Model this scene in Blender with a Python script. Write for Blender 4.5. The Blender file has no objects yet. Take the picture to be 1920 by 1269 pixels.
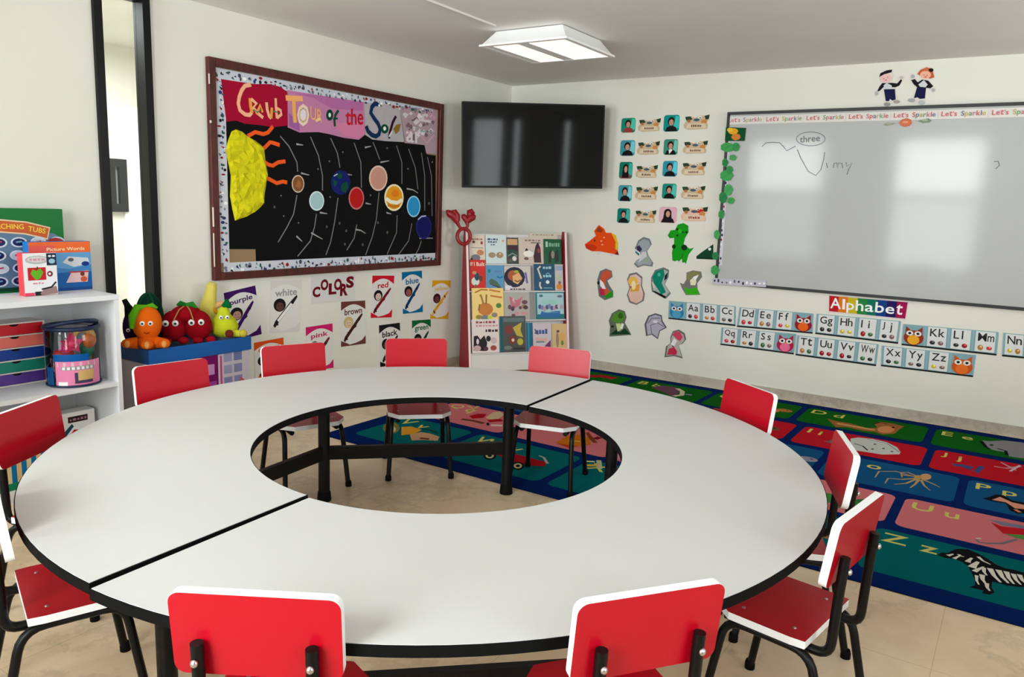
import bpy, bmesh, math, random
from math import sin, cos, pi, radians, sqrt
from mathutils import Vector, Matrix
from mathutils.geometry import tessellate_polygon, delaunay_2d_cdt

random.seed(7)
SC = bpy.context.scene
COL = SC.collection

# ------------------------------------------------------------------ camera
IW, IH, FPX = 1920.0, 1269.0, 1448.74
CAM = Vector((4.2955, -6.3728, 1.4781))
YAW, PITCH, ROLL = 0.58143, -0.17046, 0.03711
_f = Vector((-cos(PITCH)*sin(YAW), cos(PITCH)*cos(YAW), sin(PITCH)))
_r = Vector((cos(YAW), sin(YAW), 0)); _u = _r.cross(_f)
CR = _r*cos(ROLL) + _u*sin(ROLL); CU = _u*cos(ROLL) - _r*sin(ROLL); CF = _f
cam = bpy.data.cameras.new('camera'); cam.sensor_fit = 'HORIZONTAL'; cam.sensor_width = 36
cam.lens = FPX/IW*36; cam.clip_start = .05; cam.clip_end = 100
camo = bpy.data.objects.new('camera', cam); COL.objects.link(camo)
camo.matrix_world = Matrix(((CR.x, CU.x, -CF.x, CAM.x), (CR.y, CU.y, -CF.y, CAM.y),
                            (CR.z, CU.z, -CF.z, CAM.z), (0, 0, 0, 1)))
SC.camera = camo

# ------------------------------------------------------------------ light and exposure
w = bpy.data.worlds.new('sky'); SC.world = w; w.use_nodes = True
w.node_tree.nodes['Background'].inputs[0].default_value = (.78, .88, 1, 1)
w.node_tree.nodes['Background'].inputs[1].default_value = 1.0
SC.view_settings.view_transform = 'Standard'
SC.view_settings.look = 'None'
SC.view_settings.exposure = -0.17
SC.view_settings.gamma = 1.0
SC.view_settings.use_curve_mapping = False

def area(name, loc, aim, sx, sy, power, col=(1, 1, 1), spread=180):
    l = bpy.data.lights.new(name, 'AREA'); l.shape = 'RECTANGLE'; l.size = sx; l.size_y = sy
    l.energy = power; l.color = col; l.spread = radians(spread)
    o = bpy.data.objects.new(name, l); COL.objects.link(o); o.location = loc
    o.rotation_euler = Vector(aim).to_track_quat('-Z', 'Y').to_euler()
    return o
# daylight coming in through the windows behind and to the right of the camera, and in the corridor; wide and far right ones are added fill
DAY = (.95, .97, .99)
area('daylight_front_window', (.70, -7.47, 2.07), (0, 1, 0), 1.24, .82, 86, DAY)
area('daylight_front_window', (3.0, -7.47, 2.07), (0, 1, 0), 1.18, .82, 98, DAY)
area('daylight_front_window_low', (.70, -7.47, 1.03), (0, 1, 0), 1.24, 1.06, 35, DAY)
area('daylight_front_window_low', (3.0, -7.47, 1.03), (0, 1, 0), 1.18, 1.06, 66, DAY)
area('added_fill_wide', (5.3, -7.47, 1.95), (0, 1, 0), 1.5, 1.0, 62, DAY)  # added fill light, out of view, in a made-up opening
for yy, ww in ((-5.65, .74), (-4.995, .24), (-3.95, .20)):
    area('right_daylight_and_fill', (6.405, yy, 1.5), (-1, 0, 0), ww, 1.9, ww*1.9*3.14*11, DAY)
area('right_daylight_and_fill', (6.405, -1.55, 2.0), (-1, 0, 0), 1.7, 1.0, 70, DAY)  # added fill light for the far end of the room, out of view
area('daylight_corridor', (-1.1, -3.6, 2.62), (0, 0, -1), 1.2, 2.2, 110, DAY)

# ------------------------------------------------------------------ colour and materials
def lin(c):
    return tuple(((v/255)/12.92 if v/255 <= .04045 else ((v/255+.055)/1.055)**2.4) for v in c)

MATS = {}
def mat(name, rough=.5, spec=.5, metal=0, coat=0, build=None, **kw):
    m = bpy.data.materials.new(name); m.use_nodes = True
    nt = m.node_tree; b = nt.nodes['Principled BSDF']
    b.inputs['Roughness'].default_value = rough; b.inputs['Specular IOR Level'].default_value = spec
    b.inputs['Metallic'].default_value = metal; b.inputs['Coat Weight'].default_value = coat
    if build: build(nt, b)
    else:
        a = nt.nodes.new('ShaderNodeAttribute'); a.attribute_name = 'Col'
        nt.links.new(a.outputs['Color'], b.inputs['Base Color'])
        if kw.get('grain'):
            add_bump(nt, b, kw['grain'], kw.get('bump', .1))
    MATS[name] = m
    return m
def tex(nt, scale, detail=4, rough=.55, coord='Object'):
    tc = nt.nodes.new('ShaderNodeTexCoord'); n = nt.nodes.new('ShaderNodeTexNoise')
    n.inputs['Scale'].default_value = scale; n.inputs['Detail'].default_value = detail; n.inputs['Roughness'].default_value = rough
    nt.links.new(tc.outputs[coord], n.inputs['Vector']); return n
def ramp(nt, src, stops):
    r = nt.nodes.new('ShaderNodeValToRGB'); e = r.color_ramp.elements
    while len(e) < len(stops): e.new(.5)
    for k, (p, c) in enumerate(stops):
        e[k].position = p; e[k].color = (*lin(c), 1)
    nt.links.new(src, r.inputs[0]); return r
def add_bump(nt, b, scale, strength, dist=.01):
    n = tex(nt, scale); bp = nt.nodes.new('ShaderNodeBump')
    bp.inputs['Strength'].default_value = strength; bp.inputs['Distance'].default_value = dist
    nt.links.new(n.outputs['Fac'], bp.inputs['Height']); nt.links.new(bp.outputs['Normal'], b.inputs['Normal'])
mat('matte', .75, .12)
mat('paper', .65, .12)
mat('gloss_print', .35, .2)
mat('satin', .42, .45)
mat('laminate_red', .3, .34)
mat('tabletop_laminate', .48, .3, grain=40, bump=.01)
mat('metal_paint', .38, .22)
mat('steel', .3, .5, 1)
mat('plush', .95, .1, grain=260, bump=.6)
mat('rug_pile', .97, .02, grain=420, bump=.55)
mat('screen', .06, .22)
mat('board_gloss', .09, .22, grain=3, bump=.015)
def _wall(nt, b):
    n = tex(nt, 1.3, 3); r = ramp(nt, n.outputs['Fac'], [(.3, (225, 223, 212)), (.7, (230, 228, 218))])
    nt.links.new(r.outputs[0], b.inputs['Base Color']); add_bump(nt, b, 120, .05, .004)
mat('wall_paint', .7, .3, build=_wall)
def _ceil(nt, b):
    n = tex(nt, 2, 3); r = ramp(nt, n.outputs['Fac'], [(.3, (230, 227, 223)), (.7, (234, 231, 227))])
    nt.links.new(r.outputs[0], b.inputs['Base Color'])
mat('ceiling_paint', .8, .2, build=_ceil)
def _stone(a, c, d, vein, joints):
    def f(nt, b):
        n = tex(nt, 1.6, 9, .62); r = ramp(nt, n.outputs['Fac'], [(.28, a), (.5, c), (.72, d)])
        n2 = tex(nt, 1.1, 10, .7); m = nt.nodes.new('ShaderNodeMath'); m.operation = 'SUBTRACT'; m.inputs[1].default_value = .5
        ab = nt.nodes.new('ShaderNodeMath'); ab.operation = 'ABSOLUTE'
        nt.links.new(n2.outputs['Fac'], m.inputs[0]); nt.links.new(m.outputs[0], ab.inputs[0])
        vr = ramp(nt, ab.outputs[0], [(0, (205, 205, 205)), (.03, (255, 255, 255))])
        mx = nt.nodes.new('ShaderNodeMixRGB'); mx.blend_type = 'MULTIPLY'; mx.inputs[0].default_value = vein
        nt.links.new(r.outputs[0], mx.inputs[1]); nt.links.new(vr.outputs[0], mx.inputs[2])
        tc = nt.nodes.new('ShaderNodeTexCoord'); br = nt.nodes.new('ShaderNodeTexBrick')
        br.offset = 0; br.inputs['Scale'].default_value = 1; br.inputs['Mortar Size'].default_value = .0018
        br.inputs['Brick Width'].default_value = joints; br.inputs['Row Height'].default_value = joints
        br.inputs['Color1'].default_value = br.inputs['Color2'].default_value = (1, 1, 1, 1)
        br.inputs['Mortar'].default_value = (.80, .75, .68, 1)
        nt.links.new(tc.outputs['Object'], br.inputs['Vector'])
        mx2 = nt.nodes.new('ShaderNodeMixRGB'); mx2.blend_type = 'MULTIPLY'; mx2.inputs[0].default_value = 1
        nt.links.new(mx.outputs[0], mx2.inputs[1]); nt.links.new(br.outputs['Color'], mx2.inputs[2])
        nt.links.new(mx2.outputs[0], b.inputs['Base Color'])
    return f
mat('floor_stone', .32, .4, build=_stone((200, 172, 138), (220, 195, 160), (234, 214, 182), .45, .6))
mat('skirting_stone', .35, .4, build=_stone((168, 156, 142), (190, 180, 166), (204, 196, 184), .5, .42))
def _wood(nt, b):
    tc = nt.nodes.new('ShaderNodeTexCoord'); mp = nt.nodes.new('ShaderNodeMapping')
    mp.inputs['Scale'].default_value = (14, 14, 3)
    n = nt.nodes.new('ShaderNodeTexNoise'); n.inputs['Scale'].default_value = 3; n.inputs['Detail'].default_value = 6
    nt.links.new(tc.outputs['Object'], mp.inputs[0]); nt.links.new(mp.outputs[0], n.inputs['Vector'])
    r = ramp(nt, n.outputs['Fac'], [(.3, (58, 14, 10)), (.6, (84, 24, 16)), (.8, (104, 36, 24))])
    nt.links.new(r.outputs[0], b.inputs['Base Color'])
mat('mahogany', .4, .45, build=_wood)
def _glass(nt, b):
    nt.nodes.remove(b); o = nt.nodes['Material Output']
    t = nt.nodes.new('ShaderNodeBsdfTransparent'); t.inputs[0].default_value = (.96, .98, .97, 1)
    g = nt.nodes.new('ShaderNodeBsdfGlossy'); g.inputs['Roughness'].default_value = .02
    fr = nt.nodes.new('ShaderNodeFresnel'); fr.inputs['IOR'].default_value = 1.45
    m = nt.nodes.new('ShaderNodeMixShader')
    nt.links.new(fr.outputs[0], m.inputs[0]); nt.links.new(t.outputs[0], m.inputs[1]); nt.links.new(g.outputs[0], m.inputs[2])
    nt.links.new(m.outputs[0], o.inputs[0])
def _mk_glass(name, tint):
    def f(nt, b):
        _glass(nt, b)
        for n in nt.nodes:
            if n.type == 'BSDF_TRANSPARENT': n.inputs[0].default_value = (*tint, 1)
    mat(name, build=f)
_mk_glass('pane_glass', (.96, .98, .97)); _mk_glass('clear_vinyl', (.86, .9, .93))
def _lamp(nt, b):
    b.inputs['Base Color'].default_value = (.9, .88, .8, 1)
    b.inputs['Emission Color'].default_value = (1, .93, .76, 1); b.inputs['Emission Strength'].default_value = 1.1
mat('lamp_lens', .5, build=_lamp)

# ------------------------------------------------------------------ mesh builder
class MB:
    """collects coloured faces; build() links them as one mesh object"""
    def __init__(s): s.v = []; s.f = []; s.c = []; s.sm = []; s.mi = []; s.cur = (200, 200, 200); s.slot = 0
    def add(s, vs, fs, col=None, smooth=False, slot=0):
        o = len(s.v); s.v += [tuple(x) for x in vs]; c = lin(col or s.cur)
        for f in fs:
            s.f.append([o+i for i in f]); s.c.append(c); s.sm.append(smooth); s.mi.append(slot)
        return s
    def box(s, a, b, col=None, slot=0, M=None):
        (x0, y0, z0), (x1, y1, z1) = a, b
        vs = [Vector(p) for p in ((x0,y0,z0),(x1,y0,z0),(x1,y1,z0),(x0,y1,z0),(x0,y0,z1),(x1,y0,z1),(x1,y1,z1),(x0,y1,z1))]
        if M: vs = [M @ p for p in vs]
        return s.add(vs, [(0,3,2,1),(4,5,6,7),(0,1,5,4),(1,2,6,5),(2,3,7,6),(3,0,4,7)], col, False, slot)
    def prism(s, pts, z0, z1, col=None, side=None, M=None, slot=0, slot_side=None):
        """pts: outline (x, y); extruded from z0 to z1"""
        n = len(pts); area2 = sum(pts[i][0]*pts[(i+1)%n][1]-pts[(i+1)%n][0]*pts[i][1] for i in range(n))
        if area2 < 0: pts = pts[::-1]
        lo = [Vector((p[0], p[1], z0)) for p in pts]; hi = [Vector((p[0], p[1], z1)) for p in pts]
        tr = tessellate_polygon([[Vector((p[0], p[1], 0)) for p in pts]])
        up = []
        for t in tr:
            a, b, c = (pts[k] for k in t)
            cr = (b[0]-a[0])*(c[1]-a[1])-(b[1]-a[1])*(c[0]-a[0])
            up.append(tuple(t) if cr > 0 else tuple(t[::-1]))
        if M: lo = [M @ p for p in lo]; hi = [M @ p for p in hi]
        s.add(hi, up, col, False, slot); s.add(lo, [t[::-1] for t in up], col, False, slot)
        s.add(lo+hi, [(i, (i+1) % n, n+(i+1) % n, n+i) for i in range(n)], side or col, False, slot if slot_side is None else slot_side)
        return s
    def tube(s, pts, r, col=None, seg=10, caps=True, bend=0, bn=5, slot=0):
        P = [Vector(p) for p in pts]
        if bend and len(P) > 2:
            Q = [P[0]]
            for i in range(1, len(P)-1):
                a, b, c = P[i-1], P[i], P[i+1]
                d1 = (a-b); d2 = (c-b); k = min(bend, d1.length*.48, d2.length*.48)
                p1 = b+d1.normalized()*k; p2 = b+d2.normalized()*k
                for j in range(bn+1):
                    t = j/bn; Q.append(p1*(1-t)**2+b*2*t*(1-t)+p2*t*t)
            P = Q+[P[-1]]
        R = r if isinstance(r, (list, tuple)) else [r]*len(P)
        if len(R) != len(P): R = [R[0]+(R[-1]-R[0])*i/(len(P)-1) for i in range(len(P))]
        vs = []; T0 = (P[1]-P[0]).normalized()
        N = T0.orthogonal().normalized()
        for i, p in enumerate(P):
            T = (P[min(i+1, len(P)-1)]-P[max(i-1, 0)]).normalized()
            N = (N-T*N.dot(T)).normalized(); B = T.cross(N)
            vs += [p+(N*cos(2*pi*k/seg)+B*sin(2*pi*k/seg))*R[i] for k in range(seg)]
        fs = [(i*seg+k, i*seg+(k+1) % seg, (i+1)*seg+(k+1) % seg, (i+1)*seg+k) for i in range(len(P)-1) for k in range(seg)]
        s.add(vs, fs, col, True, slot)
        if caps:
            s.add(vs[:seg], [tuple(range(seg))[::-1]], col, False, slot); s.add(vs[-seg:], [tuple(range(seg))], col, False, slot)
        return s
    def ball(s, c, r, col=None, nu=20, nv=12, M=None, shape=None, slot=0):
        """ellipsoid about c with radii r; shape(dir) scales the radius along a direction"""
        c = Vector(c); r = Vector(r if hasattr(r, '__len__') else (r, r, r)); vs = []
        for i in range(nv+1):
            th = pi*i/nv
            for k in range(nu):
                ph = 2*pi*k/nu; d = Vector((sin(th)*cos(ph), sin(th)*sin(ph), cos(th)))
                q = shape(d) if shape else 1
                p = Vector((d.x*r.x*q, d.y*r.y*q, d.z*r.z*q))
                if M: p = M @ p
                vs.append(c+p)
        fs = [(i*nu+k, (i+1)*nu+k, (i+1)*nu+(k+1) % nu, i*nu+(k+1) % nu) for i in range(nv) for k in range(nu)]
        return s.add(vs, fs, col, True, slot)
    def lathe(s, prof, col=None, seg=24, c=(0, 0, 0), slot=0, a0=0, a1=2*pi):
        vs = []; full = abs(a1-a0-2*pi) < 1e-6; n = seg if full else seg+1
        for (r, z) in prof:
            vs += [(c[0]+r*cos(a0+(a1-a0)*k/seg), c[1]+r*sin(a0+(a1-a0)*k/seg), c[2]+z) for k in range(n)]
        fs = [(i*n+k, i*n+(k+1) % n, (i+1)*n+(k+1) % n, (i+1)*n+k) for i in range(len(prof)-1) for k in range(seg)]
        return s.add(vs, fs, col, True, slot)
    def mesh(s, name, mats):
        me = bpy.data.meshes.new(name); me.from_pydata(s.v, [], s.f)
        for m in (mats if isinstance(mats, (list, tuple)) else [mats]): me.materials.append(MATS[m])
        at = me.color_attributes.new('Col', 'FLOAT_COLOR', 'CORNER')
        k = 0; flat = []
        for f, c in zip(s.f, s.c): flat += [*c, 1.0]*len(f)
        at.data.foreach_set('color', flat)
        me.polygons.foreach_set('use_smooth', s.sm); me.polygons.foreach_set('material_index', s.mi)
        me.update(); me.validate(); return me
    def build(s, name, mats='satin', parent=None, loc=None, rz=0, M=None, bevel=0, **tags):
        me = s.mesh(name, mats)
        o = bpy.data.objects.new(name, me); COL.objects.link(o)
        if parent: o.parent = parent
        if M is not None: o.matrix_world = M
        if loc is not None: o.location = loc; o.rotation_euler = (0, 0, rz)
        if bevel:
            b = o.modifiers.new('edge', 'BEVEL'); b.width = bevel; b.segments = 2; b.limit_method = 'ANGLE'
        tag(o, **tags); return o
def tag(o, label=None, cat=None, group=None, kind=None):
    for k, v in (('label', label), ('category', cat), ('group', group), ('kind', kind)):
        if v: o[k] = v
    return o
def thing(name, label, cat, loc=(0, 0, 0), rz=0, group=None, M=None):
    o = bpy.data.objects.new(name, None); COL.objects.link(o); o.empty_display_size = .05
    if M is not None: o.matrix_world = M
    else: o.location = loc; o.rotation_euler = (0, 0, rz)
    return tag(o, label, cat, group)
def copy_tree(o, parent=None):
    c = o.copy(); COL.objects.link(c)
    if parent: c.parent = parent
    for ch in o.children: copy_tree(ch, c)
    return c
def struct(mb, name, m, **kw): return mb.build(name, m, kind='structure', **kw)

# ------------------------------------------------------------------ drawing on flat surfaces
def ray(px, py): return CR*((px-IW/2)/FPX)+CU*((IH/2-py)/FPX)+CF
class Plane:
    """a real surface of the room: origin, right axis, up axis"""
    def __init__(s, O, U, V):
        s.O = Vector(O); s.U = Vector(U).normalized(); s.V = Vector(V).normalized(); s.N = s.U.cross(s.V)
    def uv(s, px, py):
        d = ray(px, py); p = CAM+d*((s.O-CAM).dot(s.N)/d.dot(s.N)); q = p-s.O
        return (q.dot(s.U), q.dot(s.V))
    def at(s, u, v, n=0): return s.O+s.U*u+s.V*v+s.N*n
    def shift(s, n): return Plane(s.O+s.N*n, s.U, s.V)
LEFT = Plane((0, 0, 0), (0, 1, 0), (0, 0, 1)); BACK = Plane((0, 0, 0), (1, 0, 0), (0, 0, 1)); FLOOR = Plane((0, 0, 0), (1, 0, 0), (0, 1, 0))
def zoom(x0, y0, s):
    def f(*pts): return [(x0+x/s, y0+y/s) for x, y in pts]
    return f
_glyphs = {}
def glyphs(txt, bold=.012):
    if (txt, bold) not in _glyphs:
        cu = bpy.data.curves.new('t', 'FONT'); cu.body = txt; cu.resolution_u = 3; cu.offset = bold
        o = bpy.data.objects.new('t', cu); COL.objects.link(o)
        bpy.context.view_layer.update()
        me = bpy.data.meshes.new_from_object(o.evaluated_get(bpy.context.evaluated_depsgraph_get()))
        vs = [(v.co.x, v.co.y) for v in me.vertices]; fs = [tuple(p.vertices) for p in me.polygons]
        bpy.data.objects.remove(o); bpy.data.curves.remove(cu); bpy.data.meshes.remove(me)
        xs = [v[0] for v in vs]; ys = [v[1] for v in vs]
        x0, x1, y0, y1 = min(xs), max(xs), min(ys), max(ys)
        _glyphs[txt, bold] = ([((x-x0)/(x1-x0), (y-y0)/(y1-y0)) for x, y in vs], fs, (x1-x0)/(y1-y0))
    return _glyphs[txt, bold]
class Art:
    """coloured cut-outs and print on one flat thing; coordinates: photo pixels on the plane, or 0..1 inside a quad"""
    def __init__(s, plane, thick=.0015, off=.0006):
        s.p = plane; s.step = .00006; s.mb = MB(); s.k = 0; s.t = thick; s.o = off; s.org = None; s.q = None
    def quad(s, tl, tr, br, bl):
        s.q = [s.p.uv(*x) for x in (bl, br, tr, tl)]; return s
    def quad_uv(s, u0, v0, u1, v1): s.q = [(u0, v0), (u1, v0), (u1, v1), (u0, v1)]; return s
    def bbox(s, x0, y0, x1, y1):
        cx, cy = (x0+x1)/2, (y0+y1)/2
        return s.quad_uv(s.p.uv(x0, cy)[0], s.p.uv(cx, y1)[1], s.p.uv(x1, cy)[0], s.p.uv(cx, y0)[1])
    def m(s, x, y):
        if s.q is None: return s.p.uv(x, y)
        a, b, c, d = s.q
        return tuple((a[i]*(1-x)+b[i]*x)*(1-y)+(d[i]*(1-x)+c[i]*x)*y for i in (0, 1))
    def base(s, pts, col, side=None):
        P = [s.m(*x) for x in pts]; s.org = (sum(x[0] for x in P)/len(P), sum(x[1] for x in P)/len(P))
        s.mb.prism(P, s.o, s.o+s.t, col, side or col); return s
    def sheet(s, col, side=None): return s.base([(0, 0), (1, 0), (1, 1), (0, 1)], col, side)
    def z(s): s.k += 1; return s.o+s.t+s.step*s.k
    def poly(s, pts, col, raw=False):
        P = pts if raw else [s.m(*x) for x in pts]; z = s.z()
        tr = tessellate_polygon([[Vector((x[0], x[1], 0)) for x in P]]); up = []
        for t in tr:
            a, b, c = (P[k] for k in t)
            up.append(tuple(t) if (b[0]-a[0])*(c[1]-a[1])-(b[1]-a[1])*(c[0]-a[0]) > 0 else tuple(t[::-1]))
        s.mb.add([(x[0], x[1], z) for x in P], up, col); return s
    def rect(s, x0, y0, x1, y1, col): return s.poly([(x0, y0), (x1, y0), (x1, y1), (x0, y1)], col)
    def ell(s, cx, cy, rx, ry, col, n=18, rot=0):
        c, d = cos(rot), sin(rot)
        return s.poly([(cx+rx*cos(2*pi*i/n)*c-ry*sin(2*pi*i/n)*d, cy+rx*cos(2*pi*i/n)*d+ry*sin(2*pi*i/n)*c) for i in range(n)], col)
    def ring(s, cx, cy, rx, ry, wd, col, n=18):
        return s.line([(cx+rx*cos(2*pi*i/n), cy+ry*sin(2*pi*i/n)) for i in range(n+1)], wd, col)
    def line(s, pts, wd, col, taper=False):
        """stroke of width wd metres"""
        P = [Vector((*s.m(*x), 0)) for x in pts]; L = []; R = []
        for i, p in enumerate(P):
            t = (P[min(i+1, len(P)-1)]-P[max(i-1, 0)])
            if t.length < 1e-9: continue
            t.normalize(); n = Vector((-t.y, t.x, 0))*(wd/2*(1-.6*i/(len(P)-1) if taper else 1)); L.append(p+n); R.append(p-n)
        z = s.z(); n = len(L)
        s.mb.add([(a.x, a.y, z) for a in L+R], [(n+i, n+i+1, i+1, i) for i in range(n-1)], col); return s
    def text(s, txt, A, B, C, col, bold=.012):
        """txt fills the parallelogram A (bottom left), B (bottom right), C (top left)"""
        vs, fs, _ = glyphs(txt, bold); a, b, c = (s.m(*x) for x in (A, B, C)); z = s.z()
        s.mb.add([(a[0]+(b[0]-a[0])*x+(c[0]-a[0])*y, a[1]+(b[1]-a[1])*x+(c[1]-a[1])*y, z) for x, y in vs], fs, col); return s
    def letter(s, ch, x, lo, hi, col, most=9):
        """one letter of natural width from x; returns its width"""
        a, b, d = s.m(x, lo), s.m(x+.01, lo), s.m(x, hi)
        w = math.dist(a, d)*glyphs(ch)[2]/(math.dist(a, b)/.01)
        w = min(w, most); s.text(ch, (x, lo), (x+w, lo), (x, hi), col); return w
    def build(s, name, label=None, cat=None, group=None, m='paper', parent=None):
        ou, ov = s.org
        s.mb.v = [(x-ou, y-ov, z) for x, y, z in s.mb.v]
        O = s.p.at(ou, ov); U, V, N = s.p.U, s.p.V, s.p.N
        M = Matrix(((U.x, V.x, N.x, O.x), (U.y, V.y, N.y, O.y), (U.z, V.z, N.z, O.z), (0, 0, 0, 1)))
        o = s.mb.build(name, m, M=M)
        if parent:
            bpy.context.view_layer.update()
            o.parent = parent; o.matrix_parent_inverse = parent.matrix_world.inverted()
        return tag(o, label, cat, group)
def rrect(x0, y0, x1, y1, r, n=4, ry=None):
    ry = ry or r; out = []
    for cx, cy, a in ((x1-r, y1-ry, 0), (x0+r, y1-ry, 90), (x0+r, y0+ry, 180), (x1-r, y0+ry, 270)):
        out += [(cx+r*cos(radians(a+90*i/n)), cy+ry*sin(radians(a+90*i/n))) for i in range(n+1)]
    return out
# ------------------------------------------------------------------ the room
H = 2.6; XR = 6.3; YF = -7.4
struct(MB().box((-.0, YF, -.1), (XR, 0, 0)), 'floor', 'floor_stone')
struct(MB().box((-.12, YF-.12, H), (XR+.12, .12, H+.1)), 'ceiling', 'ceiling_paint')
struct(MB().box((-.12, 0, -.1), (XR+.12, .12, H)), 'wall_back', 'wall_paint')
Y0, Y1, ZW0, ZW1 = -4.02, -3.70, .06, 2.57      # narrow window beside the shelf
struct(MB().box((-.12, YF, -.1), (0, Y0, H)).box((-.12, Y1, -.1), (0, 0, H)).box((-.12, Y0, -.1), (0, Y1, ZW0)).box((-.12, Y0, ZW1), (0, Y1, H)), 'wall_left', 'wall_paint')
wf = MB(); xs = [0, .05, 1.36, 2.37, 3.63, XR]
for a, b in ((0, .05), (1.36, 2.37), (3.63, 4.5), (6.1, XR)): wf.box((a, YF-.12, -.1), (b, YF, H))
for a, b in ((.05, 1.36), (2.37, 3.63), (4.5, 6.1)): wf.box((a, YF-.12, -.1), (b, YF, .45 if a < 4 else 1.4)); wf.box((a, YF-.12, 2.52), (b, YF, H))  # the opening furthest right is added to let fill light in
struct(wf, 'wall_front', 'wall_paint')
RWN = ((-6.05, -5.25), (-5.13, -4.86), (-4.07, -3.83), (-2.45, -.65))  # last opening is made up, for fill light on the far end
wr = MB(); e_ = [YF]+[v for q in RWN for v in q]+[0]
for a, b in zip(e_[::2], e_[1::2]): wr.box((XR, a, -.1), (XR+.12, b, H))
for a, b in RWN: wr.box((XR, a, -.1), (XR+.12, b, .5 if a < -3 else 1.45)); wr.box((XR, a, 2.5), (XR+.12, b, H))
struct(wr, 'wall_right', 'wall_paint')
BLK = (5, 5, 5)
def win(name, a, b, axis, c, bars=(), fw=.045):
    """frame round an opening a..b (horizontal, z) on a wall face at c, with its pane"""
    f = MB(); (h0, z0), (h1, z1) = a, b
    def bx(p0, q0, p1, q1, d0=-.07, d1=.025):
        if axis == 'x': f.box((c+d0, p0, q0), (c+d1, p1, q1), BLK)
        else: f.box((p0, c+d0, q0), (p1, c+d1, q1), BLK)
    bx(h0, z0, h0+fw, z1); bx(h1-fw, z0, h1, z1); bx(h0+fw, z0, h1-fw, z0+fw); bx(h0+fw, z1-fw, h1-fw, z1)
    for z in bars: bx(h0+fw, z-.02, h1-fw, z+.02)
    o = struct(f, name, 'metal_paint')
    g = MB()
    if axis == 'x': g.box((c-.05, h0+fw, z0+fw), (c-.044, h1-fw, z1-fw))
    else: g.box((h0+fw, c-.05, z0+fw), (h1-fw, c-.044, z1-fw))
    p = g.build('window_pane', 'pane_glass', parent=o)
    return o
win('window_1', (Y0, ZW0), (Y1, ZW1), 'x', 0.0)
win('window_2', (.05, .45), (1.36, 2.52), 'y', YF, (1.6,))
win('window_3', (2.37, .45), (3.63, 2.52), 'y', YF, (1.6,))
win('window_4', (4.5, 1.4), (6.1, 2.52), 'y', YF, ())  # made-up window framing the wide fill light
for k_, (a, b) in enumerate(RWN): win('window_%d' % (6+k_), (a, .5 if a < -3 else 1.45), (b, 2.5), 'x', XR+.07, ())  # the last of these frames the added far-end fill light
# the bright corridor seen through the narrow window
struct(MB().box((-2.4, -6.2, -.1), (-.12, -1.6, 0)), 'floor_corridor', 'skirting_stone')
struct(MB().box((-2.4, -6.2, 2.7), (-.12, -1.6, 2.78)), 'ceiling_corridor', 'wall_paint')
struct(MB().box((-2.48, -6.2, -.1), (-2.4, -1.6, 2.78)), 'wall_corridor', 'wall_paint')
struct(MB().box((-2.48, -1.6, -.1), (-.12, -1.52, 2.78)), 'wall_corridor_end', 'wall_paint')
struct(MB().box((-2.48, -6.28, -.1), (-.12, -6.2, 2.78)), 'wall_corridor_near', 'wall_paint')
CW = Plane((-2.4, 0, 0), (0, 1, 0), (0, 0, 1))
u0, v1 = CW.uv(190, 296); u1, v0 = CW.uv(236, 397)
fr = MB(); t = .07
for a, b, c, d in ((u0-.5, v0, u1, v0+t), (u0-.5, v1-t, u1, v1), (u1-t, v0+t, u1, v1-t), (u0-.5, v0+t, u0-.5+t, v1-t), (u0+.02, v0+t, u0+.09, v1-t)):
    fr.box((-2.399, a, b), (-2.35, c, d), (40, 42, 44))
fr.box((-2.399, u0-.45, v0+t), (-2.385, u1-t, v1-t), (150, 155, 155))
struct(fr, 'window_5', 'metal_paint')
u2, v2 = CW.uv(222, 198); u3, _ = CW.uv(262, 198)
struct(MB().box((-2.399, u2, 0), (-2.37, u2+.9, v2), (246, 248, 248)), 'door_1', 'satin')
# skirting, ceiling raceway
struct(MB().box((0.001, -.014, 0), (XR, -.0005, .079)), 'baseboard_back', 'skirting_stone')
struct(MB().box((.0005, Y1, 0), (.014, -.015, .079)).box((.0005, YF, 0), (.014, Y0, .079)), 'baseboard_left', 'skirting_stone')
C26 = Plane((0, 0, H), (1, 0, 0), (0, -1, 0))
a = C26.uv(790, -6); b = C26.uv(928, 47)
A = Vector((a[0], -a[1], H)); B = Vector((b[0], -b[1], H)); d = (B-A).normalized(); n = Vector((-d.y, d.x, 0))*.011
struct(MB().add([A-n, A+n, B+n, B-n]+[p-Vector((0, 0, .012)) for p in (A-n, A+n, B+n, B-n)], [(4, 5, 6, 7), (0, 1, 5, 4), (1, 2, 6, 5), (2, 3, 7, 6), (3, 0, 4, 7)], (225, 222, 216)), 'trim_1', 'satin')
# ------------------------------------------------------------------ ceiling light
t = thing('ceiling_light', 'white square lamp box with glowing panels hanging below the ceiling', 'lamp', (1.47, -1.765, 2.505))
h = MB()
W_, WH = (247, 247, 245), (232, 232, 230)
o, i, zt = .318, .250, .09
for (sx, sy) in ((1, 0), (-1, 0), (0, 1), (0, -1)):
    if sx: vs = [(sx*o, -o, 0), (sx*o, o, 0), (sx*i, i, zt), (sx*i, -i, zt)]
    else: vs = [(-o, sy*o, 0), (o, sy*o, 0), (i, sy*i, zt), (-i, sy*i, zt)]
    h.add(vs, [(0, 1, 2, 3)], W_)
h.add([(-i, -i, zt), (i, -i, zt), (i, i, zt), (-i, i, zt)], [(0, 1, 2, 3)], W_)
h.add([(-.02-i, -i-.02, zt-.012), (-i, -i, zt), (-i, -i, zt)], [(0, 1, 2)], W_)
h.build('housing', 'satin', t)
r = MB()
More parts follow.
